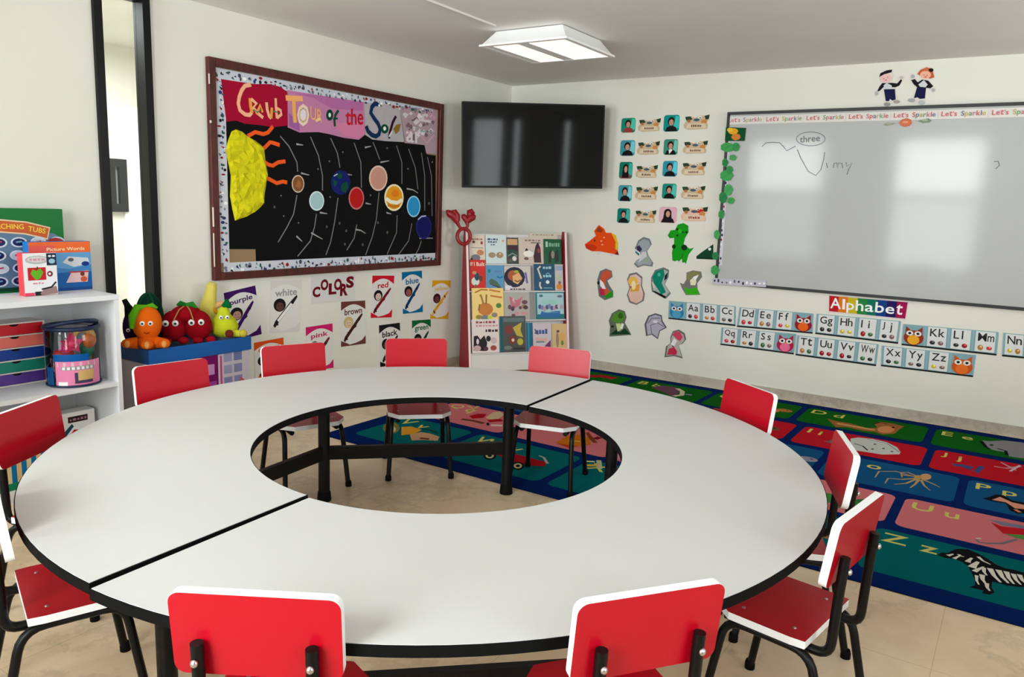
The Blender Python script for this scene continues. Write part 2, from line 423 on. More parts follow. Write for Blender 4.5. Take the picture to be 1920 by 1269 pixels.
for a, b in (((-o-.012, -o-.012, -.012), (o+.012, -o+.02, 0)), ((-o-.012, o-.02, -.012), (o+.012, o+.012, 0)), ((-o-.012, -o+.02, -.012), (-o+.02, o-.02, 0)), ((o-.02, -o+.02, -.012), (o+.012, o-.02, 0)), ((-.05, -o+.02, -.011), (.03, o-.02, -.001)), ((-o+.02, -o+.02, -.011), (-o+.075, o-.02, -.001))):
    r.box(a, b, W_)
r.build('frame', 'satin', t)
for a, b in ((-o+.075, -.05), (.03, o-.02)):
    MB().box((a, -o+.02, -.007), (b, o-.02, -.002)).build('diffuser_panel', 'lamp_lens', t)
for a in (-.05, .06):
    MB().lathe([(0, 0), (.006, 0), (.006, .004), (0, .004)], (120, 120, 120), 8).build('screw', 'steel', t, loc=(a, -o+.04, .03))
# ------------------------------------------------------------------ ring of two half tables
TC = Vector((2.535, -4.165, 0)); RO, RI, TZ = 1.357, .676, .59
BK = (7, 7, 7)
def half_table(a0, a1, legs, loc, label):
    t = thing('half_ring_table', label, 'table', loc, 0, 'half ring tables pushed together')
    n = 64; A = [radians(a0+(a1-a0)*i/n) for i in range(n+1)]
    def outline(ro, ri, inset=0):
        pts = [(ro*cos(a), ro*sin(a)) for a in A]+[(ri*cos(a), ri*sin(a)) for a in A[::-1]]
        if inset:   # pull the two straight ends in as well
            m = radians((a0+a1)/2); e = radians(a1-a0)/2
            out = []
            for x, y in pts:
                d = Vector((cos(radians(a0)+pi/2), sin(radians(a0)+pi/2))); q = Vector((x, y))
                k = q.dot(d)
                if k < inset: q += d*(inset-k)
                d = Vector((cos(radians(a1)-pi/2), sin(radians(a1)-pi/2))); k = q.dot(d)
                if k < inset: q += d*(inset-k)
                out.append((q.x, q.y))
            pts = out
        return pts
    top = MB().prism(outline(RO-.003, RI+.003, .0035), .564, TZ, (202, 201, 199)).build('tabletop', 'tabletop_laminate', t)
    e = MB(); P, Q = outline(RO, RI), outline(RO-.003, RI+.003, .0035)
    k = len(P); Z0, Z1 = .562, TZ-.0015
    vs = [(x, y, Z0) for x, y in P]+[(x, y, Z1) for x, y in P]+[(x, y, Z0) for x, y in Q]+[(x, y, Z1) for x, y in Q]
    fs = []
    for i in range(k):
        j = (i+1) % k
        fs += [(i, j, k+j, k+i), (k+i, k+j, 3*k+j, 3*k+i), (2*k+i, 2*k+j, j, i)]
    e.add(vs, fs, BK); e.build('edge_band', 'matte', top)
    pos = []
    for a in legs:
        x, y = 1.055*cos(radians(a)), 1.055*sin(radians(a)); pos.append(Vector((x, y, 0)))
        l = MB().tube([(x, y, .03), (x, y, .562)], .028, BK, 16).build('leg', 'metal_paint', t)
        MB().lathe([(0, 0), (.034, 0), (.034, .012), (.031, .045), (.0285, .05)], (10, 10, 10), 16, (x, y, 0)).build('foot', 'matte', l)
    for p, q in zip(pos, pos[1:]):
        d = (q-p).normalized(); n_ = Vector((-d.y, d.x, 0))*.013; p2, q2 = p+d*.02, q-d*.02
        z0, z1 = Vector((0, 0, .213)), Vector((0, 0, .278))
        MB().add([p2-n_+z0, q2-n_+z0, q2+n_+z0, p2+n_+z0, p2-n_+z1, q2-n_+z1, q2+n_+z1, p2+n_+z1], [(0, 3, 2, 1), (4, 5, 6, 7), (0, 1, 5, 4), (1, 2, 6, 5), (2, 3, 7, 6), (3, 0, 4, 7)], BK).build('crossbar', 'metal_paint', t)
        z0, z1 = Vector((0, 0, .535)), Vector((0, 0, .5615))
        MB().add([p2-n_+z0, q2-n_+z0, q2+n_+z0, p2+n_+z0, p2-n_+z1, q2-n_+z1, q2+n_+z1, p2+n_+z1], [(0, 3, 2, 1), (4, 5, 6, 7), (0, 1, 5, 4), (1, 2, 6, 5), (2, 3, 7, 6), (3, 0, 4, 7)], BK).build('top_rail', 'metal_paint', t)
half_table(93.3, 272.8, (109.2, 161, 211, 262.2), TC, 'white half ring table nearer the bulletin board, black edge')
half_table(-86.75, 92.95, (-72, -22, 28, 78), TC+Vector((.012, -.012, 0)), 'white half ring table nearer the alphabet rug, its corner jutting out')

# ------------------------------------------------------------------ red chairs
RED, RWH = (172, 2, 26), (240, 240, 240)
def make_chair(label):
    t = thing('school_chair', label, 'chair')
    # seat: red faces, white edge
    s_ = MB(); P = [(-.165, .05), (.165, .05), (.17, .09), (.17, .27), (.115, .335), (-.115, .335), (-.17, .27), (-.17, .09)]
    s_.prism(P, .336, .358, RED, RWH, slot=0, slot_side=1); s_.build('seat', ['laminate_red', 'satin'], t, bevel=.003)
    # backrest, leaning a little back
    b = MB(); M = Matrix.Translation((0, .0, .71)) @ Matrix.Rotation(radians(90+7), 4, 'X')
    b.prism(rrect(-.172, -.188, .172, 0, .024, 6), -.011, .011, RED, RWH, M, 0, 1); b.build('backrest', ['laminate_red', 'satin'], t, bevel=.0025)
    for sx in (-1, 1):
        p = MB().tube([(sx*.115, -.012, .604), (sx*.115, -.006, .5), (sx*.115, 0, .319), (sx*.118, .08, .319), (sx*.118, .30, .319)], .0135, BK, 10, bend=.075).build('back_post', 'metal_paint', t)
        MB().ball((sx*.115, -.027, .568), (.0085, .006, .0085), (205, 205, 205), 10, 6).build('bolt', 'steel', p)
        for a, b_, c in (((sx*.168, -.035, 0), (sx*.15, .035, .3225), (sx*.148, .17, .3225)), ((sx*.168, .335, 0), (sx*.15, .285, .3225), (sx*.148, .17, .3225))):
            a2 = Vector(a)+(Vector(b_)-Vector(a))*.04
            l = MB().tube([a2, b_, c], .0125, BK, 10, bend=.06).build('leg', 'metal_paint', t)
            MB().lathe([(0, 0), (.0165, 0), (.0165, .02), (.0135, .03)], (8, 8, 8), 10, (a[0], a[1], 0)).build('rubber_foot', 'matte', l)
    MB().tube([(-.148, .2, .3225), (.148, .2, .3225)], .011, BK, 8).build('crossbar', 'metal_paint', t)
    for x, y in ((-.115, .1), (.115, .1), (-.115, .25), (.115, .25)):
        MB().lathe([(.006, 0), (.005, .0015), (0, .002)], (202, 201, 199), 8, (x, y, .358)).build('screw', 'steel', t)
    return t
GRP = 'red chairs around the ring table'
CH = [  # position of the backrest top, direction of the backrest, label
 (3.117, -5.463, 31.6, 'red chair in front of the table, its back turned square to us'),
 (3.741, -4.969, 53.5, 'red chair with its back turned to us, beside the one drawn out beside the zebra'),
 (4.005, -4.182, 81, 'red chair with its full red seat showing, in front of the zebra'),
 (3.856, -3.558, 111, 'red chair with a thin white edge, just behind the chair beside the zebra'),
 (3.335, -2.937, 144.3, 'red chair facing left before the green rug squares, under the alphabet strips'),
 (2.230, -2.743, 196.3, 'pink-shining red chair in front of the book rack'),
 (1.484, -3.076, 225.5, 'pink-shining red chair under the black and green colour posters'),
 (1.115, -3.645, 249.1, 'deep red chair in front of the orange and pink colour posters'),
 (1.080, -4.330, 262.8, 'red chair in front of the blue-lidded box of plush toys'),
 (1.373, -5.093, 299, 'red chair in front of the white shelf with the striped box behind its back'),
 (2.052, -5.487, -19, 'red chair seen edge-on with its seat under the table, at the lower left'),
]
proto = None
for x, y, a, lab in CH:
    o = proto = make_chair(lab) if proto is None else proto
    if o is proto and o.get('used'): o = copy_tree(proto); o['label'] = lab
    else: o['used'] = 1
    o['group'] = GRP
    o.location = (x, y, .0076 if y > -3.2 else 0); o.rotation_euler = (0, 0, radians(a))
for o in COL.objects:
    if 'used' in o: del o['used']
# ------------------------------------------------------------------ bulletin board on the left wall
zA = zoom(370, 90, 3.967); zB = zoom(370, 280, 3.967); zG = zoom(400, 140, 7.933); zT = zoom(620, 170, 8.459)
by0, by1, bz0, bz1 = -3.34, -1.066, .938, 2.299
bb = thing('bulletin_board', 'large framed bulletin board showing a hand-made solar system on black paper', 'bulletin board', (0, (by0+by1)/2, bz0))
def inb(x): return x
f = MB(); fw = .05
cy = (by0+by1)/2
def fbox(a, b, c, d, t0=.001, t1=.036): f.box((t0, a-cy, c-bz0), (t1, b-cy, d-bz0))
fbox(by0, by0+fw, bz0, bz1); fbox(by1-fw, by1, bz0, bz1); fbox(by0+fw, by1-fw, bz0, bz0+fw); fbox(by0+fw, by1-fw, bz1-fw, bz1)
fo = f.build('frame', 'mahogany', bb, bevel=.004)
k = MB()
for a, b, w_ in ((.34, .46, .006), (.09, .30, .004), (.97, .985, .008), (1.2, 1.26, .004)): k.box((.030, by0-.0006-cy, a), (.0366, by0+w_-cy, b), (226, 214, 200))
k.build('chipped_paint', 'matte', fo)
MB().box((.001, by0+fw-cy, fw), (.010, by1-fw-cy, bz1-bz0-fw), (150, 124, 92)).build('cork_panel', 'matte', bb)
BP = LEFT.shift(.010)
def glue(a, name, **kw): return a.build(name, parent=bb, **kw)
# black paper with orbits and stars
a = Art(BP, .001, .0003); a.base(zA((205, 540), (300, 540), (690, 560), (1245, 640), (1690, 720), (1705, 790), (1772, 800))+zB((1772, 800), (1300, 820), (450, 862), (437, 862), (432, 742), (232, 742)), (9, 9, 11))
GR = (128, 128, 128)
for p in (zA((615, 655), (680, 730), (740, 850), (745, 920)), zB((740, 340), (715, 480), (665, 580), (600, 690)), zA((840, 660), (900, 800), (930, 950), (930, 1060)), zB((885, 480), (870, 580), (840, 680), (745, 795)),
          zA((990, 670), (1040, 780), (1060, 890)), zB((1045, 360), (1020, 540), (990, 690), (955, 785)), zA((1165, 705), (1215, 850), (1220, 1040)), zB((1185, 560), (1165, 660), (1110, 750)), zA((1305, 700), (1330, 760), (1355, 830)),
          zB((1350, 320), (1330, 520), (1300, 650), (1250, 785)), zA((1480, 725), (1520, 850), (1520, 1010)), zB((1485, 490), (1480, 620), (1410, 780)), zA((1570, 750), (1620, 890), (1640, 1050)), zB((1595, 550), (1570, 680), (1490, 790)),
          zA((1665, 780), (1690, 950), (1690, 1210)), zB((1665, 680), (1645, 740), (1620, 785)), zA((1710, 810), (1740, 950), (1745, 1250))):
    a.line(p, .0085, GR)
for p in (zA((735, 715), (785, 722)), zA((1245, 740), (1290, 730)), zA((1360, 850), (1425, 838)), zA((770, 930), (830, 945)), zB((845, 620), (880, 640), (930, 668)), zB((1175, 595), (1215, 603), (1250, 625)), zB((910, 470), (965, 478)), zB((1250, 400), (1290, 408)), zB((1555, 292), (1600, 300), (1640, 325)), zB((1405, 470), (1440, 480)), zB((1100, 185), (1148, 190)), zB((735, 645), (778, 685)), zB((1650, 660), (1750, 660))):
    a.line(p, .013, (165, 165, 165), True)
for x, y in ((1080, 775), (980, 842), (895, 900), (620, 1098), (1565, 898), (985, 1108), (1745, 848), (640, 1250), (1285, 1095), (1280, 640), (1410, 745), (750, 1300)): a.ell(*zA((x, y))[0], 1.5, 1.8, (120, 120, 120), 6)
for x, y in ((1055, 550), (960, 575), (1105, 605), (1095, 705), (1227, 708), (1410, 618), (570, 428), (1720, 402), (1340, 545)): a.ell(*zB((x, y))[0], 2, 3, (88, 88, 88), 6)
glue(a, 'black_backdrop')
# printed paper border
def border(pts_q, n, seed, along):
    R = random.Random(seed); a = Art(BP.shift(.0016), .0008, .0001); a.quad_uv(*pts_q); a.sheet((206, 210, 220))
    cs = [(38, 36, 44), (150, 26, 40), (40, 90, 70), (70, 74, 90), (120, 124, 140), (250, 250, 250), (52, 60, 110)]
    for i in range(n):
        t = (i+.5)/n
        for _ in range(2):
            o = R.uniform(.2, .8); dx, dy = R.uniform(.12, .4)/n, R.uniform(.08, .22)
            c = R.choice(cs); u = t+R.uniform(-.3, .3)/n
            if R.random() < .4: a.poly([(u-dx, o) if along else (o, u-dx), (u, o+dy) if along else (o+dy, u), (u+dx, o-dy) if along else (o-dy, u+dx)], c)
            else: a.ell(u if along else o, o if along else u, dx if along else dy, dy if along else dx, c, 7)
    glue(a, 'paper_border')
i0, i1, j0, j1 = by0+fw+.004, by1-fw-.004, bz0+fw+.004, bz1-fw-.004
border((i0, j1-.062, i1-.06, j1), 52, 1, True); border((i0, j0+.055, i0+.075, j1-.062), 34, 2, False); border((i0+.03, j0-.02, i1, j0+.055), 56, 3, True)
# tissue-paper banner behind the title
SB = BP.shift(.0016)
for lab, col, pts in (('crimson paper', (164, 6, 48), zA((175, 230), (300, 250), (430, 268), (540, 268), (620, 290), (672, 330), (676, 575), (560, 590), (480, 575), (350, 562), (290, 540), (215, 548))),
                      ('pink tissue paper', (196, 128, 168), zA((668, 312), (900, 350), (1240, 402), (1252, 640), (1200, 682), (1090, 668), (980, 640), (900, 625), (760, 628), (672, 590))),
                      ('silver paper', (182, 176, 180), zA((1240, 402), (1500, 432), (1545, 700), (1400, 692), (1300, 680), (1248, 645))),
                      ('crumpled foil paper', (176, 150, 160), zA((1500, 432), (1786, 462), (1778, 790), (1702, 782), (1690, 722), (1540, 706)))):
    a = Art(SB, .0012, .0002); a.base(pts, col)
    if 'pink' in lab:
        for p, c in ((zA((690, 330), (860, 370), (1000, 450), (1230, 470), (1230, 410), (900, 352)), (184, 108, 164)), (zA((1000, 560), (1120, 560), (1240, 540), (1240, 640), (1190, 670), (1090, 650)), (216, 128, 164)), (zA((680, 480), (760, 560), (760, 620), (680, 580)), (160, 96, 160))): a.poly(p, c)
    if 'foil' in lab:
        R = random.Random(5)
        for i in range(46):
            x, y = R.uniform(1545, 1765), R.uniform(480, 690); s_ = R.uniform(8, 26)
            a.poly(zA(*[(x+s_*cos(q+R.uniform(-.4, .4)), y+s_*R.uniform(.6, 1.5)*sin(q)) for q in (0, 1.6, 3.1, 4.7)]), R.choice([(232, 222, 226), (130, 96, 112), (196, 150, 168), (216, 206, 212), (112, 100, 106)]))
    o = glue(a, 'banner_paper'); o['label'] = lab
SL = BP.shift(.0045)
def letters(lab, fn):
    a = Art(SL, .0006, .0001); a.org = None; fn(a)
    xs = [v[0] for v in a.mb.v]; ys = [v[1] for v in a.mb.v]; a.org = (sum(xs)/len(xs), sum(ys)/len(ys))
    o = glue(a, 'title_lettering'); o['label'] = lab
PE, OR_ = (246, 178, 142), (236, 160, 70)
def f1(a):
    a.line(zG((560, 148), (470, 165), (420, 235), (385, 330), (370, 430), (395, 530), (470, 590), (540, 600), (570, 560)), .026, PE)
    a.line(zG((545, 350), (555, 470), (575, 570)), .024, OR_); a.line(zG((560, 360), (640, 430), (590, 490), (680, 590), (740, 640)), .022, PE)
    a.line(zG((640, 590), (700, 450), (730, 560)), .02, OR_); a.line(zG((790, 410), (800, 520), (830, 620), (860, 650)), .022, PE); a.line(zG((860, 650), (870, 490)), .02, OR_)
    a.line(zG((925, 350), (930, 480), (945, 650)), .02, PE); a.line(zG((945, 500), (1000, 530), (1010, 590), (945, 645)), .02, PE)
    a.line(zG((600, 520), (660, 560), (700, 520)), .008, (70, 120, 90)); a.line(zG((880, 540), (960, 560)), .008, (70, 130, 90))
def f2(a):
    a.line(zG((1075, 345), (1330, 360)), .036, (246, 176, 110)); a.line(zG((1195, 370), (1200, 560), (1215, 715)), .032, (238, 176, 96))
    a.ell(*zG((1335, 600))[0], 11.5, 21, (238, 214, 190), 8); a.ell(*zG((1335, 600))[0], 8, 15, (206, 170, 140), 8); a.ell(*zG((1335, 600))[0], 6, 11, (232, 222, 226), 10)
    a.text('UR', zG((1440, 660))[0], zG((1620, 720))[0], zG((1440, 470))[0], (240, 176, 120)); a.line(zG((1520, 690), (1590, 650)), .02, (246, 206, 140))
def f3(a):
    a.ell(*zG((1730, 600))[0], 6.5, 10.5, (6, 62, 44)); a.ell(*zG((1730, 600))[0], 2.4, 4.2, (226, 240, 232)); a.line(zG((1860, 530), (1815, 600), (1800, 680), (1808, 770)), .02, (8, 74, 52)); a.line(zG((1780, 660), (1850, 650)), .012, (8, 74, 52))
def f4(a): a.text('the', zT((240, 548))[0], zT((515, 540))[0], zT((240, 285))[0], (190, 12, 34)); a.line(zT((235, 390), (380, 400)), .012, (206, 24, 46))
def f5(a):
    NV = (14, 44, 84)
    a.line(zT((768, 215), (700, 205), (655, 255), (635, 350), (690, 440), (750, 520), (785, 610), (765, 690), (715, 725), (650, 700), (590, 640), (562, 560)), .036, NV)
    a.ell(*zT((855, 605))[0], 7.2, 8.8, (8, 70, 48)); a.ell(*zT((855, 600))[0], 2.8, 4, (230, 236, 232)); a.line(zT((1035, 405), (985, 500), (930, 690)), .024, (46, 8, 38)); a.line(zT((925, 690), (930, 760)), .02, NV)
    a.poly(zT((995, 605), (1040, 540), (1112, 525), (1085, 640), (1030, 690)), (140, 108, 36)); a.line(zT((975, 640), (925, 730)), .012, (232, 226, 230))
def f6(a):
    a.text('ar', zT((1195, 810))[0], zT((1440, 850))[0], zT((1195, 620))[0], (226, 214, 222)); a.line(zT((1400, 460), (1640, 500)), .02, (220, 206, 214)); a.line(zT((1420, 640), (1640, 660)), .012, (150, 170, 170)); a.line(zT((1410, 680), (1520, 830), (1640, 700)), .016, (206, 160, 180))
for lb, fn in (('peach GRAND lettering', f1), ('orange TOUR lettering', f2), ('dark green OF lettering', f3), ('red THE lettering', f4), ('navy SOL lettering', f5), ('pale crumpled lettering', f6)): letters(lb, fn)
# crumpled yellow sun and its rays
CUT = 'paper cut-outs on the bulletin board'
SP = LEFT.shift(.0125)
so = zA((285, 605), (330, 622), (370, 655), (430, 690), (470, 720), (500, 790), (505, 850), (515, 900), (512, 1000), (497, 1100), (470, 1182), (400, 1232), (340, 1262), (278, 1284), (258, 1200), (240, 1100), (246, 950), (226, 850), (210, 762), (225, 690), (252, 620))
P = [SP.uv(*x) for x in so]
cu = (sum(x[0] for x in P)/len(P), sum(x[1] for x in P)/len(P)); R = random.Random(11)
pts = [Vector((x-cu[0], y-cu[1])) for x, y in P]; nb = len(pts)
def inside(q): return sum(((a.y > q.y) != (b.y > q.y)) and (q.x < (b.x-a.x)*(q.y-a.y)/(b.y-a.y)+a.x) for a, b in zip(pts, pts[1:]+pts[:1])) % 2
while len(pts) < nb+130:
    q = Vector((R.uniform(-.25, .25), R.uniform(-.5, .5)))
    if inside(q) and min((q-p).length for p in pts) > .02: pts.append(q)
V2, _, F2, *_ = delaunay_2d_cdt(pts, [(i, (i+1) % nb) for i in range(nb)], [], 1, 1e-5)
vs = [(p.x, p.y, .003 if i < nb else R.uniform(.010, .026)) for i, p in enumerate(V2)]
m = MB()
for t_ in F2:
    t_ = list(t_); a_, b_, c_ = (V2[i] for i in t_)
    if (b_-a_).cross(c_-a_) < 0: t_ = t_[::-1]
    m.add([vs[i] for i in t_], [(0, 1, 2)], R.choice([(206, 198, 20), (214, 206, 26), (220, 208, 22), (198, 190, 18)]))
O = SP.at(*cu); Ms = Matrix(((0, 0, 1, O.x), (1, 0, 0, O.y), (0, 1, 0, O.z), (0, 0, 0, 1)))
sun = m.build('sun_cutout', 'paper', M=Ms, label='crumpled yellow paper sun with orange rays at the left of the bulletin board', cat='paper cut-out', group=CUT)
for p in (((375, 655), (430, 625), (490, 640), (525, 628), (562, 583)), ((462, 752), (500, 742), (540, 700), (570, 707), (612, 722)), ((498, 848), (530, 868), (560, 875), (600, 850), (655, 842)), ((500, 958), (550, 983), (590, 1005), (635, 993), (668, 1000))):
    a = Art(SP.shift(.004), .0008, 0); a.org = SP.uv(*zA(p[0])[0]); a.line(zA(*p), .026, (240, 92, 34)); a.build('ray', parent=sun, m='paper')
# planets
PL = LEFT.shift(.0125)
def planet(z, x, y, rx, ry, rim, col, lab, fn=None):
    a = Art(PL, .002, 0); cx, cy_ = z((x, y))[0]; n = 22
    a.base([(cx+rx/3.967*cos(2*pi*i/n), cy_+ry/3.967*sin(2*pi*i/n)) for i in range(n)], rim)
    a.ell(cx, cy_, rx/3.967*.87, ry/3.967*.87, col)
    if fn: fn(a, cx, cy_)
    a.build('planet_cutout', lab, 'paper cut-out', CUT)
planet(zA, 748, 1010, 46, 66, (214, 196, 176), (132, 84, 48), 'small brown paper planet next to the sun on the board', lambda a, x, y: a.poly([(x-5, y+4), (x+1, y-8), (x+6, y), (x+3, y+9)], (168, 104, 52)))
planet(zA, 887, 1137, 55, 73, (222, 236, 238), (168, 202, 206), 'pale blue paper planet below the orbit of the brown one')
def earth(a, x, y):
    for p in ([(-3, -20), (3, -14), (1, -6), (-8, -10)], [(-14, -6), (-6, -2), (-10, 8), (-14, 4)], [(2, 2), (13, -2), (14, 10), (8, 20), (0, 14)]): a.poly([(x+u, y+v) for u, v in p], (10, 72, 52))
    a.line([(x-13, y-12), (x-6, y-16)], .008, (180, 196, 210))
planet(zA, 1065, 1000, 72, 92, (16, 32, 92), (16, 26, 104), 'dark blue and green paper planet on the board', earth)
planet(zA, 1182, 1117, 57, 85, (196, 120, 120), (186, 24, 30), 'red paper planet on the board')
planet(zA, 1345, 968, 68, 95, (226, 196, 180), (206, 150, 130), 'large tan-pink paper planet, highest on the board')
def sat(a, x, y):
    a.poly([(x-15, y-2), (x+4, y-13), (x+13, y-6), (x+13, y+10), (x-2, y+8)], (240, 160, 30)); a.line([(x-15, y+2), (x-6, y+8), (x+6, y+10), (x+15, y+4)], .03, (250, 244, 226)); a.ell(x+2, y-8, 7, 7, (236, 130, 20)); a.line([(x-12, y+14), (x, y+17), (x+10, y+15)], .02, (206, 120, 24))
planet(zA, 1462, 1112, 71, 100, (252, 240, 200), (232, 164, 36), 'orange and yellow striped paper planet on the board', sat)
planet(zA, 1608, 1178, 50, 80, (150, 214, 240), (44, 150, 206), 'bright blue paper planet right of the striped one')
planet(zB, 1683, 578, 58, 90, (34, 36, 110), (18, 18, 92), 'navy paper planet in the lower right of the board', lambda a, x, y: a.line([(x-11, y-14), (x-4, y-20), (x+4, y-21)], .012, (176, 190, 226)))
# ------------------------------------------------------------------ colour posters under the board
zC = zoom(400, 480, 3.967)
WH = (226, 224, 220)
def color_poster(q, word, band, lab, hair=(24, 20, 22), skin=(170, 110, 80), cray=None, wordcol=None):
    a = Art(LEFT, .0012, .0012); a.quad(*zC(*q)); a.sheet(WH)
    cray = cray or band
    n = 10; cv = [(i/n, .80+.13*sin(pi*i/n)) for i in range(n+1)]
    a.poly([(0, 1), (0, .80)]+cv[1:-1]+[(1, .80), (1, 1)], band)
    lo = [(i/n, .16-.11*(1-(i/n-.0)**2)**.5 if i else .04) for i in range(n+1)]
    a.poly([(.03, .0), (.3, .02), (.6, .05), (.85, .10), (1, .2), (1, 0)], band); a.poly([(0, 0), (0, .13), (.25, .06), (.4, 0)], band)
    wl = min(.16*len(word), .72); x0 = .5-wl/2
    a.text(word, (x0, .69), (x0+wl, .72), (x0, .83), wordcol or band, .022)
    a.ell(.30, .53, .20, .13, hair, 16); a.ell(.31, .50, .13, .085, skin, 14); a.ell(.26, .52, .016, .011, (30, 20, 20), 6); a.ell(.36, .52, .016, .011, (30, 20, 20), 6); a.line([(.27, .465), (.32, .455), (.37, .468)], .003, (120, 40, 40))
    a.poly([(.10, .13), (.16, .09), (.24, .16), (.80, .60), (.88, .68), (.86, .72), (.78, .68), (.66, .60), (.16, .22)], cray)
    a.poly([(.22, .30), (.62, .42), (.66, .60), (.30, .30)], cray) if word not in ('white',) else a.poly([(.22, .24), (.66, .57), (.72, .54), (.28, .2)], (238, 236, 232))
    a.line([(.16, .21), (.26, .14)], .012, (24, 22, 24)); a.line([(.68, .61), (.76, .56)], .012, (24, 22, 24))
    a.build('color_poster', lab, 'poster', 'colour word posters under the board')
color_poster(((75, 275), (310, 218), (358, 580), (125, 640)), 'purple', (62, 16, 92), 'tilted colour poster reading purple, behind the pear plush', skin=(190, 140, 130))
color_poster(((425, 185), (655, 180), (640, 560), (420, 570)), 'white', (216, 214, 210), 'pale colour poster reading white, with a white crayon', skin=(92, 58, 56), cray=(32, 30, 32), wordcol=(150, 150, 150))
a = Art(LEFT, .0012, .0012); a.quad(*zC((725, 150), (1052, 140), (1052, 328), (728, 355))); a.sheet((216, 214, 212))
for ch, x, y, s_ in (('C', 735, 310, 80), ('O', 795, 258, 84), ('L', 855, 288, 84), ('O', 895, 258, 88), ('R', 940, 298, 92), ('S', 985, 240, 88)):
    q = zC((x, y), (x+58, y-6), (x+2, y-s_)); inv = Art(LEFT); a2 = a.q; a.q = None; a.text(ch, *q, (108, 8, 24), .05); a.q = a2
a.build('title_poster', 'white sheet with the word COLORS in dark red bouncing letters', 'poster', None)
color_poster(((948, 340), (1128, 330), (1132, 650), (948, 675)), 'brown', (104, 58, 50), 'colour poster reading brown with a light-haired child', hair=(206, 180, 120), skin=(226, 196, 170), cray=(66, 32, 26))
color_poster(((685, 530), (885, 500), (893, 830), (695, 860)), 'pink', (206, 30, 104), 'colour poster reading pink, half hidden by the deep red chair', cray=(120, 16, 50))
color_poster(((300, 645), (520, 605), (530, 910), (310, 950)), 'orange', (224, 82, 22), 'colour poster with orange band, mostly hidden behind the deep red chair')
color_poster(((1182, 145), (1345, 145), (1325, 455), (1168, 460)), 'red', (206, 18, 44), 'colour poster reading red, beside the blue one', cray=(120, 10, 26), skin=(226, 196, 186))
color_poster(((1400, 120), (1550, 108), (1557, 415), (1408, 430)), 'blue', (0, 104, 152), 'colour poster reading blue, highest of the colour posters', cray=(10, 60, 110), skin=(160, 90, 80))
color_poster(((1628, 180), (1765, 180), (1745, 468), (1610, 465)), 'yellow', (226, 166, 28), 'colour poster with yellow bands, nearest the book rack', hair=(60, 22, 30), skin=(110, 60, 60), wordcol=(230, 190, 90))
color_poster(((1230, 515), (1385, 495), (1400, 800), (1240, 825)), 'black', (24, 24, 24), 'colour poster reading black, behind the pink-shining chair', skin=(110, 70, 60))
color_poster(((1475, 480), (1615, 470), (1620, 765), (1480, 775)), 'green', (14, 98, 50), 'colour poster reading green, under the blue one', cray=(10, 60, 30), skin=(120, 80, 60))
# ------------------------------------------------------------------ corner television
ta = radians(43.5); TU = Vector((cos(ta), sin(ta), 0)); TN = Vector((TU.y, -TU.x, 0)); TCn = Vector((.665, -.62, 1.984))
tv = thing('television', 'black flat television mounted across the room corner above the book rack', 'television', M=Matrix.Translation(TCn) @ Matrix(((TU.x, -TN.x, 0, 0), (TU.y, -TN.y, 0, 0), (0, 0, 1, 0), (0, 0, 0, 1))) @ Matrix.Rotation(radians(-1.8), 4, 'Y') @ Matrix.Rotation(radians(2), 4, 'X'))
w2, h2 = .618, .353   # local: x right, -y towards the room
b = MB().box((-w2, 0, -h2), (w2, .035, h2), (14, 14, 15)).box((-w2*.7, .035, -h2*.75), (w2*.7, .062, h2*.6), (14, 14, 15)); b.build('casing', 'satin', tv, bevel=.004)
MB().box((-w2+.012, -.0015, -h2+.018), (w2-.012, .0005, h2-.012), (8, 9, 10)).build('screen', 'screen', tv)
z = MB()
for p in (((-w2, -.006, -h2), (w2, .0, -h2+.018)), ((-w2, -.006, h2-.012), (w2, 0, h2)), ((-w2, -.006, -h2+.018), (-w2+.012, 0, h2-.012)), ((w2-.012, -.006, -h2+.018), (w2, 0, h2-.012))): z.box(*p, (12, 12, 13))
z.build('bezel', 'gloss_print', tv)
MB().tube([(0, .062, 0), (0, .83, 0)], .02, (30, 30, 30)).box((-.12, .058, -.12), (.12, .072, .12), (30, 30, 30)).box((-.052, .83, -.1), (.052, .845, .1), (30, 30, 30)).build('mount_arm', 'metal_paint', tv)

# ------------------------------------------------------------------ portrait cards and name tags
zP = zoom(1080, 190, 5.286); RW = ['top', 'second', 'third', 'fourth', 'bottom']
PH = [[(450, 165, 590, 310), (440, 385, 585, 540), (430, 600, 560, 765), (420, 830, 555, 990), (410, 1060, 535, 1205)],
      [(870, 135, 1025, 300), (870, 375, 1010, 530), (860, 590, 1005, 745), (855, 815, 995, 965), (825, 1045, 1000, 1205)]]
NTg = [[(615, 170, 840, 300), (605, 395, 830, 530), (590, 630, 810, 760), (585, 840, 810, 975), (580, 1075, 795, 1205)],
       [(1070, 135, 1320, 280), (1060, 390, 1305, 520), (1045, 600, 1290, 735), (1040, 835, 1280, 970), (1040, 1040, 1305, 1190)]]
TE = [[(20, 140, 110), (60, 150, 160), (0, 120, 100), (70, 150, 160), (0, 120, 110)], [(0, 140, 135), (60, 140, 120), (40, 150, 170), (20, 140, 120), (226, 180, 190)]]
SK = (206, 152, 130)
